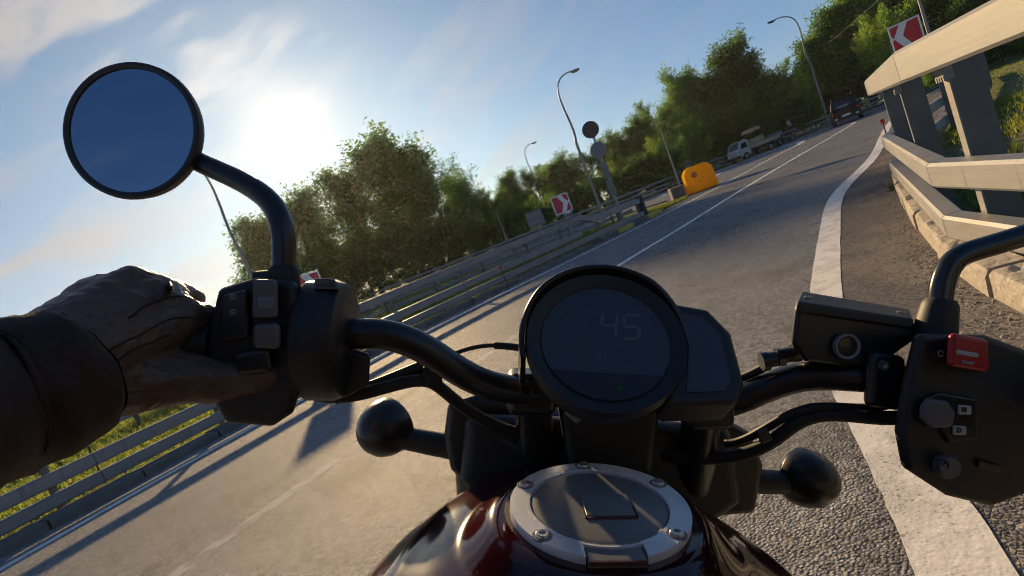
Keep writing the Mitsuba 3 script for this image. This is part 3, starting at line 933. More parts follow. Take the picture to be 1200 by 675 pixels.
def lamp(px, py, dist, arm, label, reach=1.6, key='street_lamp'):
    """A tapered post with a curved arm and a lamp head; the head is seen at the pixel."""
    q = ground_at(px, py, dist)
    H = q[2]
    d = nrm([math.cos(arm), math.sin(arm), 0])
    b = np.array([q[0], q[1], 0]) - d * reach
    t = thing(key, label, 'street lamp')
    put(t + '__pole', tube([b + [0, 0, -0.3], b + [0, 0, H * 0.55]], [0.10, 0.085], 12), 'lamp_steel', smooth=40)
    pts = [b + [0, 0, H * 0.55 - 0.05], b + [0, 0, H * 0.8], b + [0, 0, H - 1.3], b + d * 0.25 + [0, 0, H - 0.45], b + d * 0.8 + [0, 0, H - 0.05], b + d * (reach - 0.2) + [0, 0, H + 0.06]]
    put(t + '__arm', tube(pts, [0.075, 0.06, 0.05, 0.045, 0.042, 0.04], 10, 36), 'lamp_steel', smooth=True)
    m = frame(b + d * (reach + 0.12) + [0, 0, H + 0.04], (0, 0, 1) + d * 0.0 - d * 0.12, d)
    put(t + '__lamp_head', moved(hullr([(-0.30, 0, 0.02), (0.28, 0.07, 0), (0.28, -0.07, 0), (-0.1, 0.11, 0.0), (-0.1, -0.11, 0)], [0.05, 0.05, 0.05, 0.07, 0.07]), m), 'lamp_steel', smooth=50)
    put(t + '__lens', moved(hullr([(0.22, 0.05, -0.06), (0.22, -0.05, -0.06), (-0.12, 0.07, -0.075), (-0.12, -0.07, -0.075)], 0.035), m), 'button_grey', smooth=50)


ARM = math.radians(50)
lamp(672, 84, 34.5, math.radians(20), 'tall grey lamp post left of the round road signs')
lamp(625, 168, 62, math.radians(20), 'small far lamp post above the left chevron sign')
lamp(906, 25, 53, math.radians(150), 'tall lamp post at the bend beside the black car')
lamp(216, 204, 30, math.radians(150), 'dark lamp post half hidden behind the round mirror', 1.6)
for (x0, y0, x1, y1, d_, r_, lb) in ((793, 206, 771, 150, 40, 0.06, 'short bare pole above the yellow block'), (592, 276, 576, 246, 40, 0.06, 'thin pale pole low in the tree line right of the backlit trees'),
                                     (1090, 44, 1066, -8, 18, 0.045, 'pale pole behind the red chevron sign')):
    a, b_ = ground_at(x0, y0, d_), ground_at(x1, y1, d_)
    t = thing('pole', lb, 'pole')
    put(t + '__shaft', tube([(a[0], a[1], -0.3), (a[0], a[1], b_[2])], [r_ * 1.15, r_ * 0.8], 10), 'lamp_steel', smooth=40)
    put(t + '__cap', moved(lathe([(0, 0), (r_ * 0.95, 0), (r_ * 0.95, 0.03), (0, 0.06)], 12), frame((a[0], a[1], b_[2]), (0, 0, 1))), 'dark_metal')
ca, cb, cc = ground_at(770, 172, 60), ground_at(905, 100, 60), ground_at(1030, 0, 52)
put('overhead_cable', tube([ca + [-40, 0, 2], ca, cb, cc, cc + [25, -12, 4]], 0.022, 6, 60), 'dark_metal', smooth=True, label='thin overhead cable strung across the trees at the right', category='cable')

# ------------------------------------------------------------------ road signs
def stand(px, py, dist, toward=None):
    """Frame of an upright board seen at the pixel: x to the right, y up, z facing the road."""
    q = ground_at(px, py, dist)
    z = nrm([-q[0], -q[1], 0] if toward is None else toward)
    return q, frame(q, z, np.cross([0, 0, 1], z))


def chevron(px, py, dist, size, left, label, yaw=0.0, key='chevron_sign'):
    q, m = stand(px, py, dist)
    m = m @ trimesh.transformations.rotation_matrix(yaw, (0, 1, 0))
    t = thing(key, label, 'road sign')
    s = size / 2
    put(t + '__board', moved(rbox(size, size, 0.012, 0.005), m), 'sign_white')
    fx = 1 if left else -1
    polys = [[(0.12, 0.44), (0.44, 0.44), (0.44, -0.44), (0.12, -0.44), (-0.10, 0)], [(-0.44, 0.44), (-0.14, 0.44), (-0.38, 0.02), (-0.44, 0.1)], [(-0.44, -0.44), (-0.14, -0.44), (-0.38, -0.02), (-0.44, -0.1)]]
    for i, pl in enumerate(polys):
        pl = [(fx * x * size, y * size) for x, y in pl]
        put(t + '__red_field', moved(plate(pl, 0.002), m @ trimesh.transformations.translation_matrix([0, 0, 0.0075])), 'sign_red')
    put(t + '__post', tube([(q[0] + m[0, 2] * -0.05, q[1] + m[1, 2] * -0.05, -0.3), (q[0] + m[0, 2] * -0.05, q[1] + m[1, 2] * -0.05, q[2] + s * 0.9)], 0.035, 10), 'sign_steel', smooth=40)


chevron(1062, 40, 16, 0.60, True, 'red and white chevron sign pointing left above the right barrier', 0.0)
chevron(658, 239, 18.5, 0.66, False, 'red and white chevron sign pointing right beyond the left barrier', 0.25)
chevron(363, 339, 11.2, 0.66, False, 'red chevron sign mostly hidden behind the left switch housing and mirror stem', 0.5)
chevron(926, 143, 56, 0.62, True, 'tiny far red chevron sign between the truck and the car', 0.2)
q, m = stand(627, 256, 19)
t = thing('back_turned_sign', 'square grey road sign seen from behind left of the chevron sign', 'road sign')
put(t + '__board', moved(rbox(0.62, 0.58, 0.012, 0.005), m), 'panel_grey')
for dy in (-0.14, 0.14):
    put(t + '__rib', moved(box(0.5, 0.03, 0.02, (0, dy, 0.016)), m), 'sign_steel')
put(t + '__post', tube([(q[0] + 0.05, q[1] + 0.04, -0.3), (q[0] + 0.05, q[1] + 0.04, q[2] + 0.25)], 0.035, 10), 'sign_steel', smooth=40)

t = thing('sign_mast', 'grey mast carrying two round signs and two narrow panels seen from behind', 'road sign')
q, m = stand(692, 152, 23)
qa = q
put(t + '__post', tube([(q[0] + 0.03, q[1] + 0.06, -0.3), (q[0] + 0.03, q[1] + 0.06, q[2] + 0.3)], 0.055, 12), 'sign_steel', smooth=40)
put(t + '__round_sign', moved(lathe([(0, -0.008), (0.36, -0.008), (0.36, 0.008), (0, 0.008)], 40), m), 'dark_metal', smooth=40, label='upper round sign, dark back')
m2 = m.copy(); m2[2, 3] -= 0.92
m2[:3, 3] += m[:3, 2] * 0.0 + m[:3, 0] * 0.02
put(t + '__round_sign', moved(lathe([(0, -0.008), (0.35, -0.008), (0.35, 0.008), (0, 0.008)], 40), m2), 'panel_grey', smooth=40, label='lower round sign, pale back')
for dz in (-1.82, -2.62):
    m3_ = m.copy(); m3_[2, 3] += dz
    put(t + '__panel', moved(rbox(0.30, 0.74, 0.03, 0.01), m3_), 'panel_grey')
    for k in (-0.2, 0.2):
        put(t + '__clamp', moved(box(0.22, 0.05, 0.02, (0, k, 0.026)), m3_), 'lamp_steel')
q, m = stand(664, 246, 30)
t = thing('warning_sign', 'tiny white triangular sign just right of the left chevron sign', 'road sign')
put(t + '__board', moved(plate([(-0.3, -0.26), (0.3, -0.26), (0, 0.27)], 0.012), m), 'sign_steel')
put(t + '__face', moved(plate([(-0.21, -0.2), (0.21, -0.2), (0, 0.17)], 0.003), m @ trimesh.transformations.translation_matrix([0, 0, 0.013])), 'sign_white')
put(t + '__post', tube([(q[0], q[1] + 0.04, -0.3), (q[0], q[1] + 0.04, q[2] + 0.1)], 0.03, 8), 'sign_steel', smooth=40)
q, m = stand(806, 192, 31)
t = thing('round_sign', 'small dark round sign with a pale edge behind the yellow block', 'road sign')
put(t + '__disc', moved(lathe([(0, -0.008), (0.17, -0.008), (0.17, 0.008), (0, 0.008)], 32), m), 'sign_steel', smooth=40)
put(t + '__face', moved(lathe([(0, 0), (0.14, 0), (0.14, 0.004), (0, 0.004)], 32), m @ trimesh.transformations.translation_matrix([0.0, 0, 0.009])), 'dark_metal', smooth=40)
put(t + '__post', tube([(q[0], q[1] + 0.04, -0.3), (q[0], q[1] + 0.04, q[2] + 0.1)], 0.03, 8), 'sign_steel', smooth=40)

# red reflectors on the barriers
for (x, y, d_, lb) in ((1034, 142, 12.5, 'red square reflector at the far end of the right barrier'), (101, 520, 9.1, 'red reflector on the left barrier below the sleeve'), (586, 313, 12.3, 'small red reflector on the left barrier in the middle')):
    q = ground_at(x, y, d_)
    z = nrm([-q[0], -q[1], 0])
    t = thing('reflector', lb, 'reflector')
    put(t + '__lens', moved(rbox(0.07 if d_ > 10 else 0.05, 0.08 if d_ > 10 else 0.07, 0.02, 0.006), frame(q, z, np.cross([0, 0, 1], z))), 'reflector_red')
    put(t + '__stalk', tube([(q[0] - z[0] * .015, q[1] - z[1] * .015, 0.0), (q[0] - z[0] * .015, q[1] - z[1] * .015, q[2])], 0.012, 8), 'dark_metal')

# ------------------------------------------------------------------ yellow crash block
cpos = cam(826, 222.5, 1.0) - EYE
cpos = EYE + cpos * (EYE[2] / -cpos[2])
zf = nrm([-0.20, -0.97, 0])
m = frame(cpos, zf, np.cross([0, 0, 1], zf))
t = thing('crash_block', 'yellow plastic crash block with rounded top at the end of the left barrier', 'crash barrier')
prof = [(-0.62, 0.10), (-0.59, 0.90), (-0.46, 1.07), (-0.3, 1.12), (0.3, 1.12), (0.46, 1.07), (0.59, 0.90), (0.62, 0.10)]
body = tm(hullr([(x * 0.94, y - 0.02, z) for x, y in prof for z in (-0.06, -0.75)], 0.06, 18))
put(t + '__body', moved(body, m), 'yellow_plastic', smooth=50)
put(t + '__emblem', moved(lathe([(0, 0), (0.13, 0), (0.11, 0.03), (0, 0.04)], 28), m @ trimesh.transformations.translation_matrix([-0.22, 0.78, 0.0])), 'orange_plastic', smooth=40)
for x in (-0.42, 0.05, 0.45):
    put(t + '__foot', moved(hullr([(x - 0.1, 0.03, -0.08), (x + 0.1, 0.03, -0.08), (x - 0.1, 0.03, -0.7), (x + 0.1, 0.03, -0.7), (x - 0.1, 0.12, -0.1), (x + 0.1, 0.12, -0.7)], 0.03), m), 'yellow_plastic', smooth=50)
mb = m @ trimesh.transformations.translation_matrix([-1.0, 0.28, -0.9])
put('concrete_block', moved(rbox(0.6, 0.56, 0.9, 0.03), mb), 'kerb_dark', smooth=40, label='grey concrete block left of the yellow crash block', category='concrete block')

# ------------------------------------------------------------------ the black car
def wheel(t, c, r, w, axle, dist):
    m = frame(c, axle, (0, 0, 1))
    wname = put(t + '__wheel', moved(lathe([(r * 0.62, -w / 2), (r * 0.95, -w / 2), (r, -w * 0.3), (r, w * 0.3), (r * 0.95, w / 2), (r * 0.62, w / 2), (r * 0.62, -w / 2)], 28), m), 'rubber', smooth=40)
    put(wname + '__rim', moved(lathe([(0, -w * 0.35), (r * 0.61, -w * 0.42), (r * 0.61, w * 0.42), (r * 0.2, w * 0.3), (0, w * 0.3)], 24), m), 'sign_steel', smooth=40)


def profile_solid(side, half_low, half_high, z_split, zmax, r):
    """A car body from its side outline (y forward, z up), narrowing above z_split."""
    pts = []
    for y, z in side:
        k = np.clip((z - z_split) / (zmax - z_split), 0, 1)
        h = half_low + (half_high - half_low) * k
        pts += [(h - r, y, z), (-h + r, y, z)]
    return hullr(pts, r, 12)


cm = np.eye(4)
hd = nrm([0.86, 0.51, 0])
cm[:3, :3] = np.stack([np.array([hd[1], -hd[0], 0]), hd, [0, 0, 1]], 1)
cm[:3, 3] = (27.6, 37.9, 0.0)
cm[:3, :3] = np.stack([np.array([math.cos(-0.62), math.sin(-0.62), 0]), np.array([-math.sin(-0.62), math.cos(-0.62), 0]), [0, 0, 1]], 1)
t = thing('car', 'black sport utility car driving away at the bend', 'car')
low = profile_solid([(-2.2, 0.42), (-2.22, 0.95), (2.25, 0.45), (2.2, 0.88), (1.2, 1.0), (-2.15, 1.08)], 0.92, 0.86, 0.8, 1.1, 0.07)
cab = profile_solid([(-2.15, 1.0), (-1.92, 1.70), (-0.2, 1.74), (0.25, 1.66), (1.15, 1.02)], 0.88, 0.68, 1.0, 1.75, 0.06)
body = tm(m3.Manifold.batch_boolean([low, cab], m3.OpType.Add))
for yw in (-1.35, 1.40):
    for sx in (-1, 1):
        pass
put(t + '__body', moved(body, cm), 'car_black', smooth=35)
rw = plate([(-0.62, 1.14), (0.62, 1.14), (0.54, 1.58), (-0.54, 1.58)], 0.012)
RX = trimesh.transformations.rotation_matrix
mr = cm @ trimesh.transformations.translation_matrix([0, -2.235, 0]) @ np.array([[1, 0, 0, 0], [0, 0.30, -0.954, 0.0], [0, 0.954, 0.30, 0.0], [0, 0, 0, 1]])
rear = lambda y: -2.215 + (y - 1.0) * 0.33


def rear_plate(poly, out=0.012, thick=0.01):
    """A thin piece on the sloping tailgate, outline in (x, z)."""
    v = plate(poly, thick)
    w = v.vertices.copy()
    z = w[:, 1].copy()
    yy = np.where(z > 1.05, -2.225 + (z - 1.05) * 0.335, -2.30)
    v.vertices = np.stack([w[:, 0], yy - out - w[:, 2], z], 1)
    v.fix_normals()
    return moved(v, cm)


put(t + '__rear_window', rear_plate([(-0.66, 1.16), (0.66, 1.16), (0.56, 1.60), (-0.56, 1.60)]), 'dark_glass')
put(t + '__window_lettering', rear_plate([(-0.45, 1.24), (0.32, 1.24), (0.32, 1.29), (-0.45, 1.29)], 0.024, 0.003), 'print_white', label='pale strip of lettering on the rear window')
put(t + '__window_lettering', rear_plate([(-0.2, 1.18), (0.22, 1.18), (0.22, 1.215), (-0.2, 1.215)], 0.024, 0.003), 'print_white')
put(t + '__number_plate', rear_plate([(-0.26, 0.52), (0.26, 0.52), (0.26, 0.64), (-0.26, 0.64)]), 'sign_white', label='pale rear number plate')
put(t + '__bumper', moved(rbox(1.78, 0.16, 0.22, 0.05), cm @ trimesh.transformations.translation_matrix([0, -2.27, 0.42])), 'black_plastic', smooth=40)
for sx in (-1, 1):
    put(t + '__tail_light', rear_plate([(sx * 0.70, 0.78), (sx * 0.86, 0.78), (sx * 0.84, 1.02), (sx * 0.70, 1.02)][::sx]), 'tail_red')
    put(t + '__fog_light', rear_plate([(sx * 0.55, 0.44), (sx * 0.72, 0.44), (sx * 0.72, 0.53), (sx * 0.55, 0.53)][::sx], 0.06), 'sign_white')
    put(t + '__roof_rail', moved(tube([(sx * 0.62, -1.75, 1.78), (sx * 0.62, -1.6, 1.83), (sx * 0.62, -0.3, 1.84), (sx * 0.62, -0.15, 1.78)], 0.022, 8, 16), cm), 'steel', smooth=True)
    for y0, y1 in ((-1.75, -0.85), (-0.78, 0.10), (0.16, 0.95)):
        poly = [(y0 + 0.05, 1.12), (y1, 1.12), (y1 - (0.35 if y1 > 0.5 else 0.0), 1.58 if y1 < 0.5 else 1.45), (y0 + 0.12, 1.60)]
        v = plate(poly, 0.02)
        w = v.vertices.copy()
        xx = 0.885 - (w[:, 1] - 1.0) * 0.266
        v.vertices = np.stack([sx * (xx + w[:, 2] + 0.004), w[:, 0], w[:, 1]], 1)
        v.fix_normals()
        put(t + '__side_window', moved(v, cm), 'dark_glass')
    put(t + '__side_mirror', moved(hullr([(sx * 1.0, 0.78, 1.10), (sx * 1.08, 0.78, 1.10), (sx * 1.08, 0.80, 1.2), (sx * 1.0, 0.80, 1.2)], 0.05), cm), 'car_black', smooth=50)
    put(t + '__side_trim', moved(box(0.02, 3.6, 0.42, (sx * 0.925, 0, 0.72)), cm), 'car_side')
    for yw in (-1.35, 1.40):
        wheel(t, (cm @ [sx * 0.83, yw, 0.36, 1])[:3], 0.36, 0.24, cm[:3, 0] * sx, 0)

# ------------------------------------------------------------------ truck, its load and trailer
tmx = np.eye(4)
hd = nrm([-0.95, -0.31, 0])
tmx[:3, :3] = np.stack([np.array([hd[1], -hd[0], 0]), hd, [0, 0, 1]], 1)       # x to the truck's right, y forward
tq = ground_at(861, 187.2, 48)
tmx[:3, 3] = (tq[0] + 2.2, tq[1] + 1.3, 0.0)
tmx[:3, :3] *= 0.76
t = thing('truck', 'small white flatbed truck with beige side boards coming the other way', 'truck')
cabm = profile_solid([(0.9, 0.5), (0.9, 2.05), (1.85, 2.1), (2.30, 1.38), (2.46, 1.15), (2.5, 0.5)], 0.95, 0.80, 1.2, 2.1, 0.08)
put(t + '__cab', moved(cabm, tmx), 'truck_white', smooth=40)
ws = plate([(-0.72, 0), (0.72, 0), (0.64, 0.78), (-0.64, 0.78)], 0.02)
put(t + '__windscreen', moved(ws, tmx @ frame((0, 2.385, 1.40), (0, 0.848, 0.53), (-1, 0, 0))), 'dark_glass')
for sx in (-1, 1):
    v = plate([(1.15, 1.3), (2.15, 1.3), (1.85, 1.88), (1.2, 1.9)], 0.02)
    w = v.vertices.copy()
    v.vertices = np.stack([sx * (0.955 - (w[:, 1] - 1.2) * 0.165 + w[:, 2]), w[:, 0], w[:, 1]], 1)
    v.fix_normals()
    put(t + '__side_window', moved(v, tmx), 'dark_glass')
    put(t + '__headlight', moved(rbox(0.28, 0.06, 0.2, 0.02), tmx @ trimesh.transformations.translation_matrix([sx * 0.68, 2.58, 0.82])), 'sign_white', smooth=40)
    put(t + '__door_mirror', moved(rbox(0.08, 0.12, 0.3, 0.03), tmx @ trimesh.transformations.translation_matrix([sx * 1.08, 2.1, 1.5])), 'dark_metal', smooth=40)
    put(t + '__side_board', moved(rbox(0.06, 4.3, 0.42, 0.015), tmx @ trimesh.transformations.translation_matrix([sx * 1.08, -1.45, 1.12])), 'truck_beige', smooth=40)
    for yw in (1.7, -2.0):
        wheel(t, (tmx @ [sx * 0.86, yw, 0.38, 1])[:3], 0.305, 0.21, tmx[:3, 0] * sx, 0)
put(t + '__bed', moved(rbox(2.1, 4.3, 0.14, 0.03), tmx @ trimesh.transformations.translation_matrix([0, -1.45, 0.88])), 'dark_metal', smooth=40)
put(t + '__bumper', moved(rbox(1.9, 0.12, 0.22, 0.04), tmx @ trimesh.transformations.translation_matrix([0, 2.6, 0.52])), 'dark_metal', smooth=40)
put(t + '__chassis', moved(box(0.8, 5.6, 0.2, (0, -0.4, 0.68)), tmx), 'dark_metal')
put(t + '__headboard', moved(rbox(2.1, 0.06, 0.8, 0.02), tmx @ trimesh.transformations.translation_matrix([0, 0.72, 1.35])), 'truck_beige', smooth=40)
lm = tmx @ trimesh.transformations.translation_matrix([0, -0.9, 0.98])
t = thing('loader_machine', 'tan machine with a flat canopy roof loaded on the truck bed', 'machine')
put(t + '__body', moved(hullr([(x, y, z) for x in (-0.5, 0.5) for y, z in ((-1.0, 0.3), (0.9, 0.3), (0.7, 0.85), (-0.9, 0.95))], 0.08), lm), 'machine_tan', smooth=45)
put(t + '__canopy', moved(hullr([(x, y, z) for x in (-0.62, 0.62) for y, z in ((-0.75, 1.75), (0.75, 1.7), (0.6, 2.0), (-0.65, 2.02))], 0.06), lm), 'machine_tan', smooth=45)
for sx in (-1, 1):
    for y in (-0.62, 0.6):
        put(t + '__canopy_post', moved(tube([(sx * 0.55, y, 0.8), (sx * 0.55, y, 1.75)], 0.04, 8), lm), 'dark_metal')
    put(t + '__track', moved(hullr([(sx * 0.62, -0.9, 0.2), (sx * 0.62, 0.9, 0.2)], 0.19), lm), 'rubber', smooth=45)
put(t + '__boom', moved(tube([(0, 0.8, 0.7), (0, 1.25, 1.15), (0, 1.35, 0.6)], [0.09, 0.08, 0.06], 8, 14), lm), 'machine_tan', smooth=True)
put(t + '__seat', moved(rbox(0.5, 0.5, 0.5, 0.08), lm @ trimesh.transformations.translation_matrix([0, -0.1, 1.12])), 'black_plastic', smooth=45)
t = thing('trailer', 'dark low trailer towed behind the flatbed truck', 'trailer')
tr_ = tmx @ trimesh.transformations.translation_matrix([0, -5.2, 0])
put(t + '__deck', moved(rbox(2.1, 2.3, 0.3, 0.04), tr_ @ trimesh.transformations.translation_matrix([0, 0, 0.95])), 'dark_metal', smooth=40)
put(t + '__drawbar', moved(tube([(0, 1.1, 0.7), (0, 1.9, 0.6)], 0.06, 8), tr_), 'dark_metal')
put(t + '__headboard', moved(rbox(2.1, 0.06, 0.6, 0.02), tr_ @ trimesh.transformations.translation_matrix([0, 1.1, 1.35])), 'sign_steel', smooth=40)
for sx in (-1, 1):
    for yw in (-0.2,):
        wheel(t, (tr_ @ [sx * 0.86, yw, 0.36, 1])[:3], 0.29, 0.2, tr_[:3, 0] * sx, 0)

# ------------------------------------------------------------------ the motorcycle, in its own leaning frame
BK = thing('motorcycle', 'dark maroon motorcycle seen from its rider, handlebar and tank in front', 'motorcycle')
FZ = np.array([0, -math.cos(PITCH), math.sin(PITCH)])     # straight back towards the rider
LX = np.array([1.0, 0, 0])


def part(key, mesh, bsdf, smooth=40, label=None, of=None):
    return put((of or BK) + '__' + key, moved(mesh, BIKE), bsdf, smooth=smooth, label=label)


def Bs(pts):
    return np.array([B(*p) for p in pts])


def slab(poly, d0, d1, r, seg=14):
    """Rounded solid with the given outline between two distances."""
    return hullr([B(x, y, d) for x, y in poly for d in (d0 + r, d1 - r)], r, seg)


def face(x, y, d, turn=0.0):
    m = frame(B(x, y, d), FZ, LX)
    return m @ trimesh.transformations.rotation_matrix(math.radians(turn), (0, 0, 1))


def lettering(txt, h, m, depth=0.0006, bold=True):
    g = meshkit.text_mesh(txt, h, depth, bold)
    b = g.bounds
    g.apply_translation([-(b[0, 0] + b[1, 0]) / 2, -(b[0, 1] + b[1, 1]) / 2, 0])
    return moved(g, m)


# handlebar
BAR = Bs([(-20, 450, .345), (150, 416, .395), (300, 399, .425), (412, 391, .435), (455, 393, .438), (492, 406, .445), (530, 430, .455), (570, 450, .468), (612, 458, .482), (660, 461, .495), (720, 464, .50),
          (790, 470, .50), (845, 474, .495), (893, 457, .485), (940, 442, .472), (990, 441, .458), (1060, 446, .445), (1150, 456, .43), (1330, 474, .40)])
part('handlebar', tube(BAR, 0.0131, 24, 140), 'satin_black', True)
part('grip', tube(Bs([(-40, 455, .34), (60, 437, .37), (150, 416, .395), (248, 404, .415)]), 0.0168, 24, 20), 'rubber', 40, label='left hand grip')
part('grip', tube(Bs([(1215, 462, .42), (1290, 470, .405), (1380, 480, .385)]), 0.0168, 24, 16), 'rubber', 40)

# left switch gear
sw = part('switch_housing', slab([(266, 345), (303, 334), (340, 338), (348, 440), (336, 478), (318, 490), (272, 486), (258, 462), (252, 400)], .398, .46, .006), 'black_plastic', 45, label='left switch housing with light and horn buttons')
part('switch_panel', slab([(266, 348), (287, 343), (289, 392), (258, 398)], .392, .402, .0022), 'satin_black', 45, of=sw)
part('rocker_switch', slab([(302, 332), (320, 332), (321, 368), (301, 368)], .384, .402, .003), 'button_grey', 45, of=sw, label='grey rocker switch')
part('rocker_mark', slab([(303, 349), (319, 349), (319, 360), (303, 360)], .3832, .386, .0008, 8), 'panel_grey', 45, of=sw)
part('horn_button', slab([(304, 386), (322, 385), (322, 403), (304, 402)], .382, .402, .004), 'button_grey', 45, of=sw, label='small grey horn button')
part('indicator_slider', slab([(280, 420), (311, 413), (314, 430), (286, 433)], .386, .402, .004), 'satin_black', 45, of=sw)
for yy in (347.5, 365.5):
    m = face(274, yy, .3912)
    arcs = [tube([(0.0022 * math.cos(a), 0.0020 * math.sin(a), 0) for a in np.linspace(-1.57, 1.57, 9)], 0.00028, 5), tube([(0, -0.002, 0), (0, 0.002, 0)], 0.00028, 5)]
    arcs += [tube([(-0.0008, z, 0), (-0.0030, z - (0.0008 if yy > 350 else 0), 0)], 0.00026, 5) for z in (-0.0015, -0.0003, 0.0009, 0.0019)]
    part('light_symbol', moved(join(arcs), m), 'print_white', False, of=sw)

hub = part('control_perch', moved(lathe([(0, -0.019), (0.047, -0.019), (0.0505, -0.015), (0.0512, 0.006), (0.048, 0.0145), (0.040, 0.0185), (0, 0.0185)], 64), frame(B(386, 398, .437), (0.998, 0.06, 0.0), (0, 0, 1))), 'black_plastic', 40, label='round housing inboard of the left switches')
part('slot', slab([(371, 328), (391, 329), (395, 338), (370, 337)], .408, .43, .0015), 'gloss_black', 45, of=hub)
for q0, q1 in (((369.5, 327, .409), (391.5, 328, .409)), ((391.5, 328, .409), (395.5, 338, .4075)), ((395.5, 338, .4075), (369, 337.5, .4075)), ((369, 337.5, .4075), (369.5, 327, .409))):
    part('slot_rim', tube(Bs([q0, q1]), 0.0007, 8), 'button_grey', 40, of=hub)
part('perch_lobe', slab([(404, 412), (428, 420), (427, 448), (404, 460)], .425, .455, .004), 'black_plastic', 45, of=hub)
part('mirror_clamp', slab([(300, 322), (322, 321), (324, 338), (300, 338)], .415, .45, .003), 'black_plastic', 45)
part('stem_boot', slab([(321, 318), (343, 318), (344, 340), (350, 372), (326, 372)], .415, .45, .005), 'black_plastic', 45)


def round_mirror(cx, cy, d, rad, lab):
    m = frame(B(cx, cy, d), FZ, LX)
    k = part('mirror', moved(lathe([(0, -0.022), (rad * 0.45, -0.0215), (rad * 0.8, -0.015), (rad * 0.97, -0.006), (rad, 0.0), (rad * 0.99, 0.0035), (rad * 0.955, 0.0045), (rad * 0.905, 0.0035), (rad * 0.895, 0.001), (0, 0.001)], 96), m), 'black_plastic', 40, label=lab)
    part('glass', moved(lathe([(0, 0.0012), (rad * 0.896, 0.0012), (rad * 0.896, 0.0022), (0, 0.0022)], 96), m), 'mirror_glass', 30, of=k, label='dark blue mirror glass')


round_mirror(157, 154, .44, .0588, 'round left mirror against the sky')
part('mirror_stem', tube(Bs([(216, 181, .452), (262, 203, .448), (300, 223, .442), (321, 243, .437), (331, 270, .432), (333, 300, .43), (333, 345, .428)]), [.0085, .0088, .0092, .0095, .0096, .0096, .0102], 20, 60), 'satin_black', True, label='bent stem of the left mirror')
round_mirror(1395, 185, .42, .0588, 'right mirror out of the picture')
part('mirror_stem', tube(Bs([(1098, 390, .435), (1102, 350, .435), (1107, 325, .435), (1120, 304, .433), (1150, 291, .43), (1215, 271, .425), (1340, 222, .425)]), .0090, 20, 60), 'gloss_black', True, label='bent stem of the right mirror')
part('stem_boot', tube(Bs([(1094, 402, .435), (1097, 382, .435), (1102, 356, .435), (1103, 351, .435)]), [.0155, .0150, .0128, .0105], 24, 14), 'rubber', 40)

# right side: brake reservoir and switch gear
mc = part('brake_reservoir', slab([(937, 362), (1064, 381), (1066, 394), (1030, 420), (990, 424), (945, 418), (933, 400)], .440, .495, .004), 'satin_black', 45, label='square black brake fluid reservoir')
part('reservoir_lid', hullr([B(*q) for q in ((937, 356, .437), (1066, 376, .437), (1066, 382, .437), (936, 363, .437), (942, 345, .500), (1062, 365, .500), (1062, 374, .5), (942, 354, .5))], .0025), 'black_plastic', 45, of=mc)
for x, y in ((947, 348), (1056, 366)):
    part('lid_screw', moved(lathe([(0, 0), (0.0032, 0), (0.0032, 0.001), (0.0015, 0.001), (0.0015, 0.0002), (0, 0.0002)], 16), frame(B(x, y, .46), (0, 0.1, 1))), 'steel', 40, of=mc)
part('sight_ring', moved(lathe([(0.0085, -0.002), (0.0108, -0.002), (0.0108, 0.0022), (0.0098, 0.0028), (0.0085, 0.002), (0.0085, -0.002)], 40), face(992, 406, .436)), 'lamp_steel', 40, of=mc)
part('sight_window', moved(lathe([(0, 0), (0.0084, 0), (0.0075, 0.0012), (0, 0.0016)], 32), face(992, 406, .437)), 'sight_glass', 40, of=mc)
part('bar_clamp', slab([(1024, 420), (1050, 424), (1048, 472), (1022, 469)], .430, .47, .006), 'satin_black', 45)
part('clamp_bolt', moved(lathe([(0, 0), (0.0042, 0), (0.0042, 0.003), (0.0022, 0.003), (0.0022, 0.0008), (0, 0.0008)], 20), face(1034, 428, .4275)), 'steel', 40)
for k in range(5):
    part('hose_fitting', moved(lathe([(0, 0), (0.0085 - 0.0009 * (k % 2) * 2, 0), (0.0085 - 0.0009 * (k % 2) * 2, 0.006), (0, 0.006)], 6 if k in (0, 2) else 18), frame(B(936 - k * 9, 413 + k * 2.5, .468), (-1, 0.1, -0.2))), 'satin_black', 40)
part('brake_hose', tube(Bs([(905, 424, .475), (880, 438, .49), (850, 448, .51), (800, 452, .54)]), .0042, 12, 20), 'rubber', True)

rs = part('switch_housing', slab([(1080, 400), (1150, 401), (1196, 418), (1235, 432), (1225, 558), (1180, 567), (1157, 583), (1112, 572), (1066, 542), (1059, 506), (1068, 450)], .398, .462, .006), 'black_plastic', 45, label='right switch housing with red start switch')
red = part('start_switch', slab([(1118, 396), (1150, 402), (1151, 430), (1116, 424)], .378, .41, .0035), 'button_red', 45, label='red start and stop switch')
part('switch_bar', slab([(1122, 411), (1145, 415), (1145, 418), (1122, 414)], .3772, .380, .0008, 8), 'print_white', 45, of=red)
part('start_lettering', lettering('START', 0.0021, face(1134, 425, .3775, -9)), 'print_white', False, of=red)
part('stop_letter', lettering('C', 0.0048, face(1102, 414, .3975, -9)), 'print_white', False, of=rs)
part('stop_letter', lettering('D', 0.0032, face(1101, 401, .3990, -95)), 'print_white', False, of=rs)
mb_ = part('mode_button', slab([(1088, 471), (1106, 474), (1113, 484), (1110, 496), (1091, 497), (1083, 489), (1084, 477)], .388, .402, .003), 'button_grey', 45, of=rs, label='grey six sided mode button')
part('mode_panel', slab([(1098, 462), (1140, 470), (1141, 512), (1112, 516), (1085, 468)], .3945, .402, .002), 'satin_black', 45, of=rs)
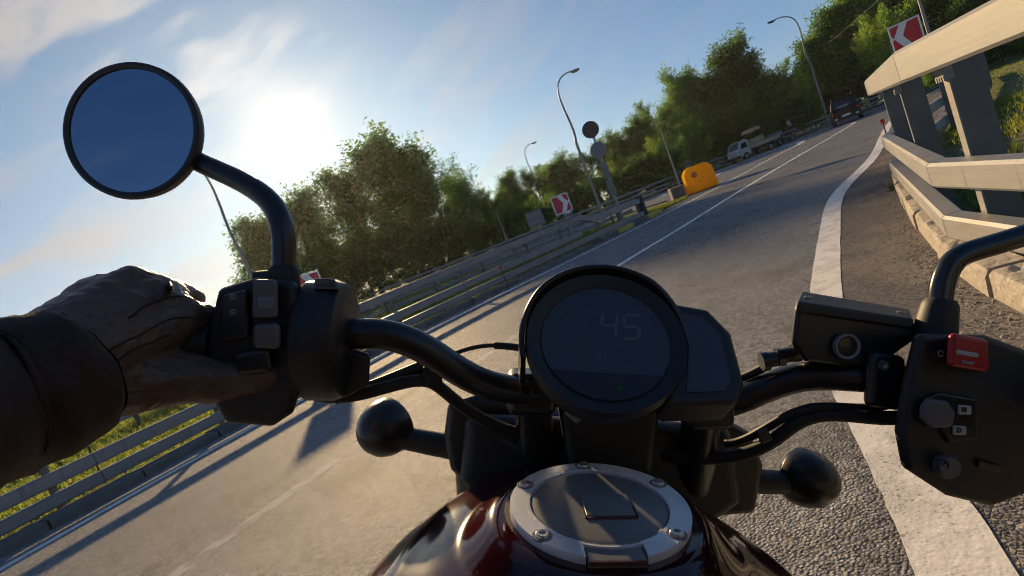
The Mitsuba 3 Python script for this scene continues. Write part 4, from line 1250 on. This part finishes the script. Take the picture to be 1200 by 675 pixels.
for tx, x, y in (('N', 1130, 480), ('D', 1124, 504)):
    part('gear_label', slab([(x - 6, y - 4), (x + 6, y - 3), (x + 6, y + 4), (x - 6, y + 4)], .3925, .396, .0012, 10), 'print_white', 45, of=rs)
    part('gear_letter', lettering(tx, 0.0036, face(x, y, .3921, -6), 0.0004), 'seam_dark', False, of=rs)
part('cruise_button', moved(lathe([(0, 0), (0.0088, 0), (0.0088, 0.006), (0.0078, 0.0072), (0, 0.0072)], 32), face(1105, 545, .397)), 'button_grey', 45, of=rs, label='round grey speed control button')
cm_ = face(1105, 545, .3894)
part('cruise_symbol', moved(join([tube([(0.0042 * math.cos(a), 0.0042 * math.sin(a), 0) for a in np.linspace(-0.6, 3.8, 14)], 0.0004, 5), tube([(0, 0, 0), (0.0026, 0.0026, 0)], 0.0005, 5), tube([(-0.006, 0.003, 0), (-0.0035, 0.0045, 0)], 0.0004, 5)]), cm_), 'seam_dark', False, of=rs)
part('slider_slot', slab([(1148, 540), (1170, 546), (1169, 552), (1147, 546)], .395, .400, .001, 8), 'satin_black', 45, of=rs)

# meter
ang = math.radians(41)
mz = np.array([0, -math.cos(ang), math.sin(ang)])
mx = np.array([math.cos(math.radians(-5)), 0, math.sin(math.radians(-5))])
MT = frame(B(709, 400, .425), mz, mx)
MR = .0665
meter = part('speedometer', moved(lathe([(0, -0.060), (MR * 0.55, -0.060), (MR * 0.80, -0.045), (MR * 0.95, -0.020), (MR, -0.006), (MR, 0.003), (MR * 0.975, 0.006), (MR * 0.86, 0.0035), (MR * 0.80, 0.0), (0, 0.0)], 96), MT), 'black_plastic', 40, label='round speedometer on the handlebar')


def disc(r, z0, z1):
    return lathe([(0, z0), (r, z0), (r, z1), (0, z1)], 80)


def segs(txt, h, w, t):
    on = {'4': 'fgbc', '5': 'afgcd'}[txt]
    s = {'a': [(0, h), (w, h)], 'b': [(w, h), (w, h / 2)], 'c': [(w, h / 2), (w, 0)], 'd': [(0, 0), (w, 0)], 'e': [(0, 0), (0, h / 2)], 'f': [(0, h / 2), (0, h)], 'g': [(0, h / 2), (w, h / 2)]}
    out = []
    for k in on:
        (x0, y0), (x1, y1) = s[k]
        g = 0.0006
        if y0 == y1:
            out.append(box(w - 2 * g, t, 0.0003, ((x0 + x1) / 2, y0, 0)))
        else:
            out.append(box(t, h / 2 - 2 * g, 0.0003, (x0, (y0 + y1) / 2, 0)))
    return out


scr = part('screen', moved(disc(MR * 0.795, 0.0002, 0.0010), MT), 'screen', 30, of=meter, label='dark round display showing 45')
TR = trimesh.transformations.translation_matrix
shear = np.eye(4); shear[0, 1] = 0.12
for i, ch in enumerate('45'):
    part('digit', moved(join(segs(ch, 0.0235, 0.0125, 0.0030)), MT @ TR([-0.004 + i * 0.019, 0.003, 0.00125]) @ shear), 'lcd_grey', False, of=meter)
small = [box(w, h, 0.0003, (x, y, 0)) for x, y, w, h in ((-.040, .004, .006, .0012), (-.032, .017, .003, .006), (-.044, -.021, .0012, .005), (-.0425, -.021, .0012, .005), (-.006, -.014, .003, .005), (0.0, -.014, .0012, .006), (.006, -.016, .004, .001))]
for g in small:
    part('small_reading', moved(g, MT @ TR([0, 0, 0.00125])), 'lcd_dim', False, of=meter)
lo = Polygon([(MR * 0.79 * math.cos(a), MR * 0.79 * math.sin(a)) for a in np.linspace(math.pi * 1.19, math.pi * 1.81, 40)])
part('lamp_band', moved(plate(lo, 0.0006), MT @ TR([0, 0, 0.0011])), 'lcd_band', False, of=meter)
part('green_lamp', moved(disc(0.0022, 0, 0.0003), MT @ TR([0.010, -0.0425, 0.0018])), 'green_lamp', False, of=meter)
# hood: a band standing up round the top and left of the meter
hv, hf = [], []
a_ = np.linspace(math.radians(18), math.radians(196), 70)
for i, a in enumerate(a_):
    u = i / (len(a_) - 1)
    up = 0.0125 * min(1, u / 0.20) ** 0.7 * min(1, (1 - u) / 0.30) ** 0.9 + 0.001
    dn = -0.05
    for r, z in ((MR + 0.0008, dn), (MR + 0.0008, up - 0.001), (MR + 0.0018, up), (MR + 0.0040, up), (MR + 0.0052, up - 0.0015), (MR + 0.0052, dn)):
        hv.append((r * math.cos(a), r * math.sin(a), z))
mm = 6
for i in range(len(a_) - 1):
    for k in range(mm):
        j = (k + 1) % mm
        hf += [(i * mm + k, (i + 1) * mm + k, (i + 1) * mm + j), (i * mm + k, (i + 1) * mm + j, i * mm + j)]
e = (len(a_) - 1) * mm
hf += [(0, k, k + 1) for k in range(1, mm - 1)] + [(e, e + k + 1, e + k) for k in range(1, mm - 1)]
hd_ = trimesh.Trimesh(np.array(hv), np.array(hf), process=False)
hd_.fix_normals()
part('hood', moved(hd_, MT), 'satin_black', 35, of=meter, label='dark hood over the speedometer')
# warning lamp panel on the right of the meter
pan = [(0.050, 0.040), (0.088, 0.034), (0.102, 0.014), (0.104, -0.030), (0.096, -0.044), (0.050, -0.048)]
pn = part('lamp_panel', moved(hullr([(x, y, z) for x, y in pan for z in (-0.034, -0.004)], 0.0045), MT), 'black_plastic', 45, label='dark indicator lamp panel right of the speedometer')
inn = Polygon([(0.062, 0.034), (0.085, 0.029), (0.097, 0.011), (0.098, -0.030), (0.091, -0.040), (0.060, -0.043), (0.0675, 0.0)])
part('panel_window', moved(plate(inn.buffer(-0.001), 0.0008), MT @ TR([0, 0, 0.0007])), 'screen', False, of=pn)
part('meter_bracket', slab([(664, 470), (762, 474), (752, 545), (676, 540)], .50, .56, .010), 'black_plastic', 45)
part('bracket_plate', slab([(668, 476), (685, 484), (676, 494), (664, 484)], .440, .452, .0015), 'lamp_steel', 45)
for xa, ya, xb, yb in ((622, 452, 634, 575), (824, 468, 812, 580)):
    part('riser', tube(Bs([(xa, ya, .497), (xa * .75 + xb * .25, (ya * 3 + yb) / 4, .507), (xb, yb, .56)]), [.0215, .0185, .020], 28, 10), 'satin_black', 40)
    part('riser_cap', moved(rbox(0.046, 0.040, 0.046, 0.008), frame(B(xa, ya + 6, .497), FZ, LX)), 'satin_black', 45)
part('riser_bolt', moved(lathe([(0, 0), (0.0075, 0), (0.0075, 0.004), (0.0055, 0.005), (0.0045, 0.005), (0.0045, 0.001), (0, 0.001)], 24), face(616, 455, .472)), 'satin_black', 40)

# triple clamp, fork tops
part('triple_clamp', slab([(560, 500), (840, 512), (850, 580), (820, 600), (590, 585), (555, 555)], .53, .63, .014), 'black_plastic', 45)
part('fork_clamp', slab([(533, 478), (560, 470), (602, 480), (608, 560), (560, 566), (536, 545), (529, 510)], .555, .64, .008), 'satin_black', 45, label='left fork clamp')
part('fork_clamp', slab([(812, 512), (850, 500), (872, 512), (884, 545), (876, 592), (822, 596)], .555, .64, .008), 'satin_black', 45, label='right fork clamp')
for x, y in ((566, 482), (838, 510)):
    part('fork_cap', moved(lathe([(0, -0.03), (0.026, -0.03), (0.026, 0.004), (0.0235, 0.007), (0.012, 0.007), (0.012, 0.014), (0.0105, 0.0155), (0, 0.0155)], 40), frame(B(x, y, .60), (0, -0.35, 1))), 'satin_black', 40)
    part('cap_nut', moved(lathe([(0, 0), (0.0085, 0), (0.0085, 0.007), (0, 0.007)], 6), frame(B(x, y - 14, .60), (0, -0.35, 1))), 'steel', False)
for x, y in ((559, 530), (828, 562)):
    part('clamp_bolt', moved(lathe([(0, 0), (0.006, 0), (0.006, 0.004), (0.0035, 0.0045), (0.0035, 0.001), (0, 0.001)], 24), frame(B(x, y, .553), FZ + np.array([0.5, 0, 0]), LX)), 'steel', 40)

# turn signals
for cx, cy, sx, sy, bend, lb in ((449, 503, 532, 524, -0.55, 'left turn signal over the road'), (950, 562, 862, 562, 0.45, 'right turn signal over the road')):
    c = B(cx, cy, .60)
    ax = nrm([bend, -0.80, -0.18 if bend < 0 else 0.05])
    t_ = part('turn_signal', moved(lathe([(0, -0.020), (0.030, -0.020), (0.0325, -0.017), (0.0335, -0.008), (0.032, 0.004), (0.027, 0.016), (0.018, 0.025), (0.009, 0.0295), (0, 0.031)], 56), frame(c, ax, (0, 0, 1))), 'satin_black', True, label=lb)
    part('lens', moved(lathe([(0, -0.026), (0.020, -0.025), (0.029, -0.0205), (0, -0.0205)], 40), frame(c, ax, (0, 0, 1))), 'orange_plastic', 40, of=t_)
    part('stalk', tube([c + ax * 0.002 + [0, 0, -0.004], (c + B(sx, sy, .60)) / 2 + [0, 0, -0.003], B(sx, sy, .60)], [0.0125, 0.0135, 0.0145], 20, 12), 'black_plastic', 40, of=t_)

# cables
for pts_, r_, mt in (([(392, 466, .455), (440, 452, .465), (480, 436, .47), (505, 426, .475)], .0062, 'rubber'),
                     ([(370, 462, .45), (420, 462, .455), (470, 449, .46), (503, 447, .462), (520, 458, .47), (545, 478, .485), (580, 498, .50), (625, 512, .52), (680, 530, .54)], .0058, 'rubber'),
                     ([(412, 466, .458), (455, 455, .464), (500, 440, .469)], .0022, 'steel'),
                     ([(520, 420, .50), (545, 410, .50), (566, 405.5, .495), (582, 405, .49)], .0021, 'rubber'),
                     ([(580, 405, .49), (600, 406.5, .485), (620, 410, .48)], .0034, 'rubber'),
                     ([(1060, 488, .44), (1010, 488, .45), (960, 487, .46), (938, 494, .465), (908, 515, .475), (870, 532, .49), (820, 537, .51), (770, 532, .54)], .0062, 'rubber'),
                     ([(1050, 470, .45), (1000, 478, .455), (950, 478, .46), (900, 500, .48), (850, 520, .51)], .0040, 'rubber'),
                     ([(640, 540, .52), (600, 520, .53), (560, 500, .55)], .0045, 'rubber')):
    part('cable', tube(Bs(pts_), r_, 14, 60), mt, True)
part('cable_clip', slab([(888, 507), (898, 504), (903, 514), (893, 518)], .462, .478, .0015), 'satin_black', 45)
part('cable_clip', slab([(498, 432), (512, 428), (516, 446), (502, 452)], .455, .47, .002), 'rubber', 45)

# fuel tank
TX, TZ = float(B(701, 605, .40)[0]), float(B(701, 605, .40)[2])
CY = float(B(701, 605, .40)[1])
SEC = np.array([(0.05, 0.245, -0.036), (0.16, 0.245, -0.022), (0.26, 0.236, -0.012), (0.33, 0.224, -0.009), (0.40, 0.206, -0.009), (0.46, 0.182, -0.011), (0.51, 0.148, -0.016), (0.55, 0.09, -0.03), (0.565, 0.035, -0.05)])
cw, cz = CubicSpline(SEC[:, 0], SEC[:, 1]), CubicSpline(SEC[:, 0], SEC[:, 2])
ny, na = 150, 140
V = []
for y in np.linspace(0.05, 0.565, ny):
    a = np.linspace(-1.62, 1.62, na)
    w, zt = float(cw(y)), float(cz(y))
    x = -0.012 + w * np.sign(np.sin(a)) * np.abs(np.sin(a)) ** (2 / 2.5)
    cs = np.cos(a)
    z = zt - 0.15 * (1 - np.sign(cs) * np.abs(cs) ** (2 / 2.5))
    rr_ = np.hypot(x, (y - CY))
    pad = np.clip((0.110 - rr_) / 0.035, 0, 1)
    pad = pad * pad * (3 - 2 * pad)
    z = z * (1 - pad) + (0.004) * pad
    crease = np.exp(-((np.abs(x) - 0.72 * w) / 0.010) ** 2) * 0.0022 * np.clip((0.5 - y) / 0.1, 0, 1)
    z = z + crease
    V.append(np.stack([TX + x, np.full(na, y), TZ + z], 1))
V = np.vstack(V)
i0 = (np.arange(ny - 1)[:, None] * na + np.arange(na - 1)[None]).ravel()
F = np.vstack([np.stack([i0, i0 + 1, i0 + 1 + na], 1), np.stack([i0, i0 + 1 + na, i0 + na], 1)])
part('fuel_tank', trimesh.Trimesh(V, F, process=False), 'maroon_paint', True, label='glossy dark maroon fuel tank')
CAP = frame([TX, CY, TZ + 0.004], (0, -0.015, 1), (1, 0.02, 0))
R1, R0 = 0.0690, 0.0535
part('cap_gasket', moved(lathe([(0.066, -0.006), (0.0745, -0.006), (0.0750, -0.001), (0.0725, 0.0004), (0.066, 0.0002), (0.066, -0.006)], 96), CAP), 'seam_dark', 40)
notch = Polygon([(-0.0205, -0.085), (0.0205, -0.085), (0.0205, -0.05), (-0.0205, -0.05)])
ring = Point(0, 0).buffer(R1, 96).difference(Point(0, 0).buffer(R0, 96)).difference(notch)
cap = part('fuel_cap', moved(plate(ring, 0.0065), CAP @ TR([0, 0, 0.0005])), 'cap_metal', 30, label='round brushed metal fuel cap ring')
part('bevel', moved(lathe([(R0 - 0.0008, 0.004), (R0 + 0.0012, 0.0072), (R0 + 0.003, 0.0072), (R0 + 0.003, 0.004), (R0 - 0.0008, 0.004)], 96), CAP), 'cap_metal', 40, of=cap)
part('lid', moved(lathe([(0, 0.0062), (0.030, 0.0064), (0.047, 0.0068), (0.0515, 0.0060), (0.0532, 0.0035), (0.0532, -0.002), (0, -0.002)], 96), CAP), 'lid_grey', 35, of=cap, label='dark grey cap lid')
part('hinge', moved(rbox(0.0385, 0.018, 0.007, 0.0012), CAP @ TR([0, -0.060, 0.0022])), 'lid_grey', 40, of=cap)
part('hinge_edge', moved(rbox(0.0385, 0.002, 0.003, 0.0006), CAP @ TR([0, -0.0695, 0.0045])), 'red_brown', 40, of=cap)
part('key_flap', moved(rbox(0.037, 0.030, 0.0016, 0.0006), CAP @ TR([0.006, -0.004, 0.0073])), 'lid_grey', 40, of=cap, label='square key flap on the lid')
part('flap_gap', moved(box(0.037, 0.0026, 0.0016), CAP @ TR([0.006, -0.0204, 0.0068])), 'red_brown', False, of=cap)
for dx in (-0.0133, 0.0253):
    part('flap_gap', moved(box(0.0009, 0.014, 0.0012), CAP @ TR([dx, -0.0135, 0.0072])), 'seam_dark', False, of=cap)
for a in (28, 92, 152, 222, 318):
    x, y = 0.0632 * math.cos(math.radians(a)), 0.0632 * math.sin(math.radians(a))
    bo = part('cap_bolt', moved(lathe([(0, 0.0055), (0.0052, 0.0055), (0.0052, 0.0085), (0.0044, 0.0095), (0.0026, 0.0095), (0.0022, 0.0068), (0, 0.0068)], 32), CAP @ TR([x, y, 0])), 'steel', 40, of=cap)
    part('bolt_well', moved(lathe([(0.0053, 0.006), (0.0072, 0.006), (0.0072, 0.0073), (0.0053, 0.0073), (0.0053, 0.006)], 32), CAP @ TR([x, y, 0])), 'lid_grey', 40, of=cap)

# what stands below and ahead of the tank: head lamp, fork, front wheel
for s_ in (-1, 1):
    part('fork_tube', tube([(TX + s_ * 0.115, 0.60, -0.24), (TX + s_ * 0.115, 0.80, -0.70), (TX + s_ * 0.115, 0.93, -0.99)], [0.024, 0.024, 0.028], 20, 10), 'satin_black', 40)
part('headlamp', moved(lathe([(0, -0.08), (0.05, -0.07), (0.08, -0.03), (0.088, 0.0), (0.088, 0.02), (0.08, 0.024), (0, 0.03)], 40), frame((TX, 0.76, -0.34), (0, 1, 0))), 'satin_black', 40)
wm = frame((TX, 0.93, -0.97), (1, 0, 0), (0, 0, 1))
wn = part('front_wheel', moved(lathe([(0.23, -0.05), (0.27, -0.062), (0.302, -0.040), (0.312, 0), (0.302, 0.040), (0.27, 0.062), (0.23, 0.05), (0.23, -0.05)], 60), wm), 'rubber', True)
part('rim', moved(lathe([(0.20, -0.045), (0.232, -0.05), (0.232, 0.05), (0.20, 0.045), (0.20, -0.045)], 60), wm), 'satin_black', 40, of=wn)
part('hub', moved(lathe([(0, -0.06), (0.04, -0.06), (0.04, 0.06), (0, 0.06)], 24), wm), 'satin_black', 40, of=wn)
for k in range(7):
    a = k * 2 * math.pi / 7
    part('spoke', moved(tube([(0.035 * math.cos(a), 0.035 * math.sin(a), 0), (0.21 * math.cos(a), 0.21 * math.sin(a), 0)], [0.014, 0.011], 10), wm), 'satin_black', 40, of=wn)

# ------------------------------------------------------------------ the rider's left arm and gloved hand
PR = thing('person', 'rider with the left arm stretched out, brown leather glove gripping the handlebar', 'person')
FING = [[(222, 372, .405, .0135), (247, 372, .440, .0118), (246, 402, .462, .0105), (230, 424, .452, .0092)],
        [(188, 344, .400, .0148), (221, 350, .442, .0125), (222, 388, .468, .0110), (204, 416, .455, .0095)],
        [(152, 334, .394, .0148), (184, 338, .437, .0122), (186, 384, .464, .0108), (168, 414, .448, .0092)],
        [(116, 342, .384, .0135), (146, 350, .424, .0110), (148, 390, .450, .0098), (132, 416, .436, .0085)]]
THUMB = [(112, 452, .352, .025), (196, 444, .384, .0205), (262, 447, .398, .0160), (312, 438, .402, .0132)]
WRIST = [(60, 428, .332, .034), (72, 452, .330, .030)]


def ball(p):
    return m3.Manifold.sphere(p[3], 20).translate([float(c) for c in B(*p[:3])])


bones = []
for fg in FING:
    bones += [m3.Manifold.batch_hull([ball(a), ball(b)]) for a, b in zip(fg, fg[1:])]
    bones.append(m3.Manifold.batch_hull([ball(fg[0]), ball(WRIST[0])]))
for a, b in zip(FING, FING[1:]):
    bones.append(m3.Manifold.batch_hull([ball((*a[0][:3], a[0][3] * 0.86)), ball((*b[0][:3], b[0][3] * 0.86)), ball((*WRIST[0][:3], .030))]))
bones += [m3.Manifold.batch_hull([ball(a), ball(b)]) for a, b in zip(THUMB, THUMB[1:])]
bones += [m3.Manifold.batch_hull([ball(WRIST[0]), ball(WRIST[1]), ball(THUMB[0])]), m3.Manifold.batch_hull([ball(THUMB[0]), ball((150, 415, .375, .020)), ball(WRIST[0])]),
          m3.Manifold.batch_hull([ball((196, 441, .384, .014)), ball((175, 405, .385, .016)), ball(THUMB[0])])]
hand = tm(m3.Manifold.batch_boolean(bones, m3.OpType.Add).refine_to_length(0.003))
hand.merge_vertices()
trimesh.smoothing.filter_taubin(hand, 0.55, 0.50, 40)
trimesh.smoothing.filter_laplacian(hand, 0.5, 5)
nv = hand.vertex_normals
hv_ = hand.vertices
wr = meshkit.fbm(hv_ * [45, 90, 80], 4, 4) - 0.5
hand.vertices = hv_ + nv * (wr * 0.0062)[:, None]
put(PR + '__glove', moved(hand, BIKE), 'glove_leather', smooth=True, label='perforated brown leather glove closed round the grip')
camB = np.stack([LX, [0, math.cos(PITCH), -math.sin(PITCH)], [0, math.sin(PITCH), math.cos(PITCH)]])
hc = hand.vertices @ camB.T
hpx = np.stack([600 + 600 * hc[:, 0] / hc[:, 1], 337.5 - 600 * hc[:, 2] / hc[:, 1]], 1)


def on_glove(pts_, n=40):
    """Points of the glove's near surface under a traced seam."""
    out = []
    for q_ in spline(np.asarray(pts_, float), n):
        near_ = np.argsort(np.hypot(*(hpx - q_).T))[:40]
        near_ = near_[np.hypot(*(hpx[near_] - q_).T) < 7]
        if len(near_):
            f_ = near_[hc[near_, 1] < hc[near_, 1].min() + 0.012]
            out.append(hand.vertices[f_].mean(0) - hand.vertices[f_].mean(0) / np.linalg.norm(hand.vertices[f_].mean(0)) * 0.0006)
    out = np.array(out)
    for _ in range(3):
        out[1:-1] = (out[:-2] + 2 * out[1:-1] + out[2:]) / 4
    return out


for sm_ in ([(112, 428), (140, 404), (172, 388), (200, 374), (226, 372)], [(128, 440), (150, 414), (180, 400), (200, 392)], [(150, 372), (176, 356), (206, 348), (232, 356)], [(72, 366), (90, 386), (104, 412), (110, 436)]):
    put(PR + '__glove__seam', moved(tube(on_glove(sm_), 0.0008, 6), BIKE), 'seam_brown', smooth=True)
slv = tube(np.vstack([Bs([(100, 432, .335), (84, 440, .328), (40, 454, .312), (0, 466, .30), (-60, 484, .275), (-140, 510, .245)]), [(-0.375, 0.12, -0.165), (-0.39, 0.0, -0.17), (-0.34, -0.10, -0.09), (-0.22, -0.17, 0.05)]]), [.036, .0445, .0470, .0475, .048, .052, .058, .062, .066, .075], 60, 110)
slv = slv.subdivide()
slv.merge_vertices()
q_ = slv.vertices
ax_ = nrm(B(0, 466, .30) - B(84, 440, .328))
fold = meshkit.fbm(np.stack([(q_ @ ax_) * 75, q_[:, 0] * 16, q_[:, 2] * 18], 1), 3, 8) - 0.5
slv.vertices = q_ + slv.vertex_normals * (fold * 0.010)[:, None]
put(PR + '__jacket_sleeve', moved(slv, BIKE), 'sleeve_cloth', smooth=True, label='dark brown jacket sleeve at the left edge')

# the rest of the rider and machine, behind and below the chest camera
put(PR + '__jacket', moved(hullr([(-0.17, -0.17, 0.05), (0.17, -0.17, 0.05), (-0.06, -0.16, 0.12), (0.06, -0.16, 0.12), (-0.13, -0.20, -0.45), (0.13, -0.20, -0.45), (-0.16, -0.18, -0.15), (0.16, -0.18, -0.15)], 0.105, 20), BIKE), 'sleeve_cloth', smooth=True, label='dark jacket of the rider')
put(PR + '__helmet', moved(hullr([(0, -0.16, 0.36), (0, -0.12, 0.31), (0, -0.20, 0.34)], [0.13, 0.12, 0.12], 28), BIKE), 'helmet_paint', smooth=True)
put(PR + '__jacket_sleeve', moved(tube([(0.22, -0.17, 0.05), (0.37, -0.06, -0.08), (0.45, 0.06, -0.15), (0.47, 0.20, -0.14), (0.47, 0.32, -0.12)], [.075, .066, .060, .050, .045], 40, 60), BIKE), 'sleeve_cloth', smooth=True, label='right jacket sleeve out of the picture')
rh = [m3.Manifold.batch_hull([m3.Manifold.sphere(r_, 16).translate(list(p_)) for p_, r_ in zip(q, rr2)]) for q, rr2 in (
    (((0.47, 0.31, -0.12), (0.455, 0.38, -0.10), (0.52, 0.37, -0.10)), (.036, .018, .016)),
    *[(((0.445 + 0.024 * k, 0.38, -0.095), (0.445 + 0.024 * k, 0.425, -0.105)), (.0125, .0115)) for k in range(4)],
    *[(((0.445 + 0.024 * k, 0.425, -0.105), (0.445 + 0.024 * k, 0.415, -0.135)), (.0115, .0100)) for k in range(4)],
    (((0.44, 0.34, -0.12), (0.415, 0.385, -0.125)), (.017, .0125)))]
put(PR + '__glove', moved(tm(m3.Manifold.batch_boolean(rh, m3.OpType.Add)), BIKE), 'glove_leather', smooth=50)
for s_ in (-1, 1):
    put(PR + '__trouser_leg', moved(tube([(TX + s_ * 0.11, -0.22, -0.55), (TX + s_ * 0.23, 0.02, -0.50), (TX + s_ * 0.28, 0.20, -0.50), (TX + s_ * 0.29, 0.22, -0.62), (TX + s_ * 0.28, 0.08, -0.92)], [.095, .088, .072, .066, .050], 32, 50), BIKE), 'riding_cloth', smooth=True)
    put(PR + '__boot', moved(hullr([(TX + s_ * 0.27, 0.06, -0.88), (TX + s_ * 0.27, 0.04, -1.02), (TX + s_ * 0.27, 0.20, -1.04), (TX + s_ * 0.27, -0.02, -1.03)], [.055, .045, .038, .04]), BIKE), 'rubber', smooth=50)
    part('foot_peg', tube([(TX + s_ * 0.15, 0.06, -1.09), (TX + s_ * 0.33, 0.06, -1.09)], 0.014, 12), 'satin_black', 40)
part('seat', hullr([(TX - 0.08, 0.0, -0.37), (TX + 0.08, 0.0, -0.37), (TX - 0.13, -0.30, -0.48), (TX + 0.13, -0.30, -0.48), (TX - 0.1, -0.62, -0.44), (TX + 0.1, -0.62, -0.44)], 0.05), 'rubber', 45)
part('engine', hullr([(TX + x, y, z) for x in (-0.15, 0.15) for y, z in ((0.45, -0.55), (0.05, -0.52), (0.50, -0.95), (0.0, -1.0))], 0.06), 'satin_black', 45)
part('frame_tube', tube([(TX, 0.56, -0.33), (TX, 0.30, -0.45), (TX, -0.1, -0.50), (TX, -0.55, -0.55), (TX, -0.62, -0.95)], 0.035, 14, 30), 'satin_black', True)
wr_ = frame((TX, -0.62, -0.965), (1, 0, 0), (0, 0, 1))
wn = part('rear_wheel', moved(lathe([(0.22, -0.07), (0.27, -0.088), (0.300, -0.055), (0.308, 0), (0.300, 0.055), (0.27, 0.088), (0.22, 0.07), (0.22, -0.07)], 48), wr_), 'rubber', True)
part('rim', moved(lathe([(0, -0.07), (0.222, -0.07), (0.222, 0.07), (0, 0.07)], 48), wr_), 'satin_black', 40, of=wn)
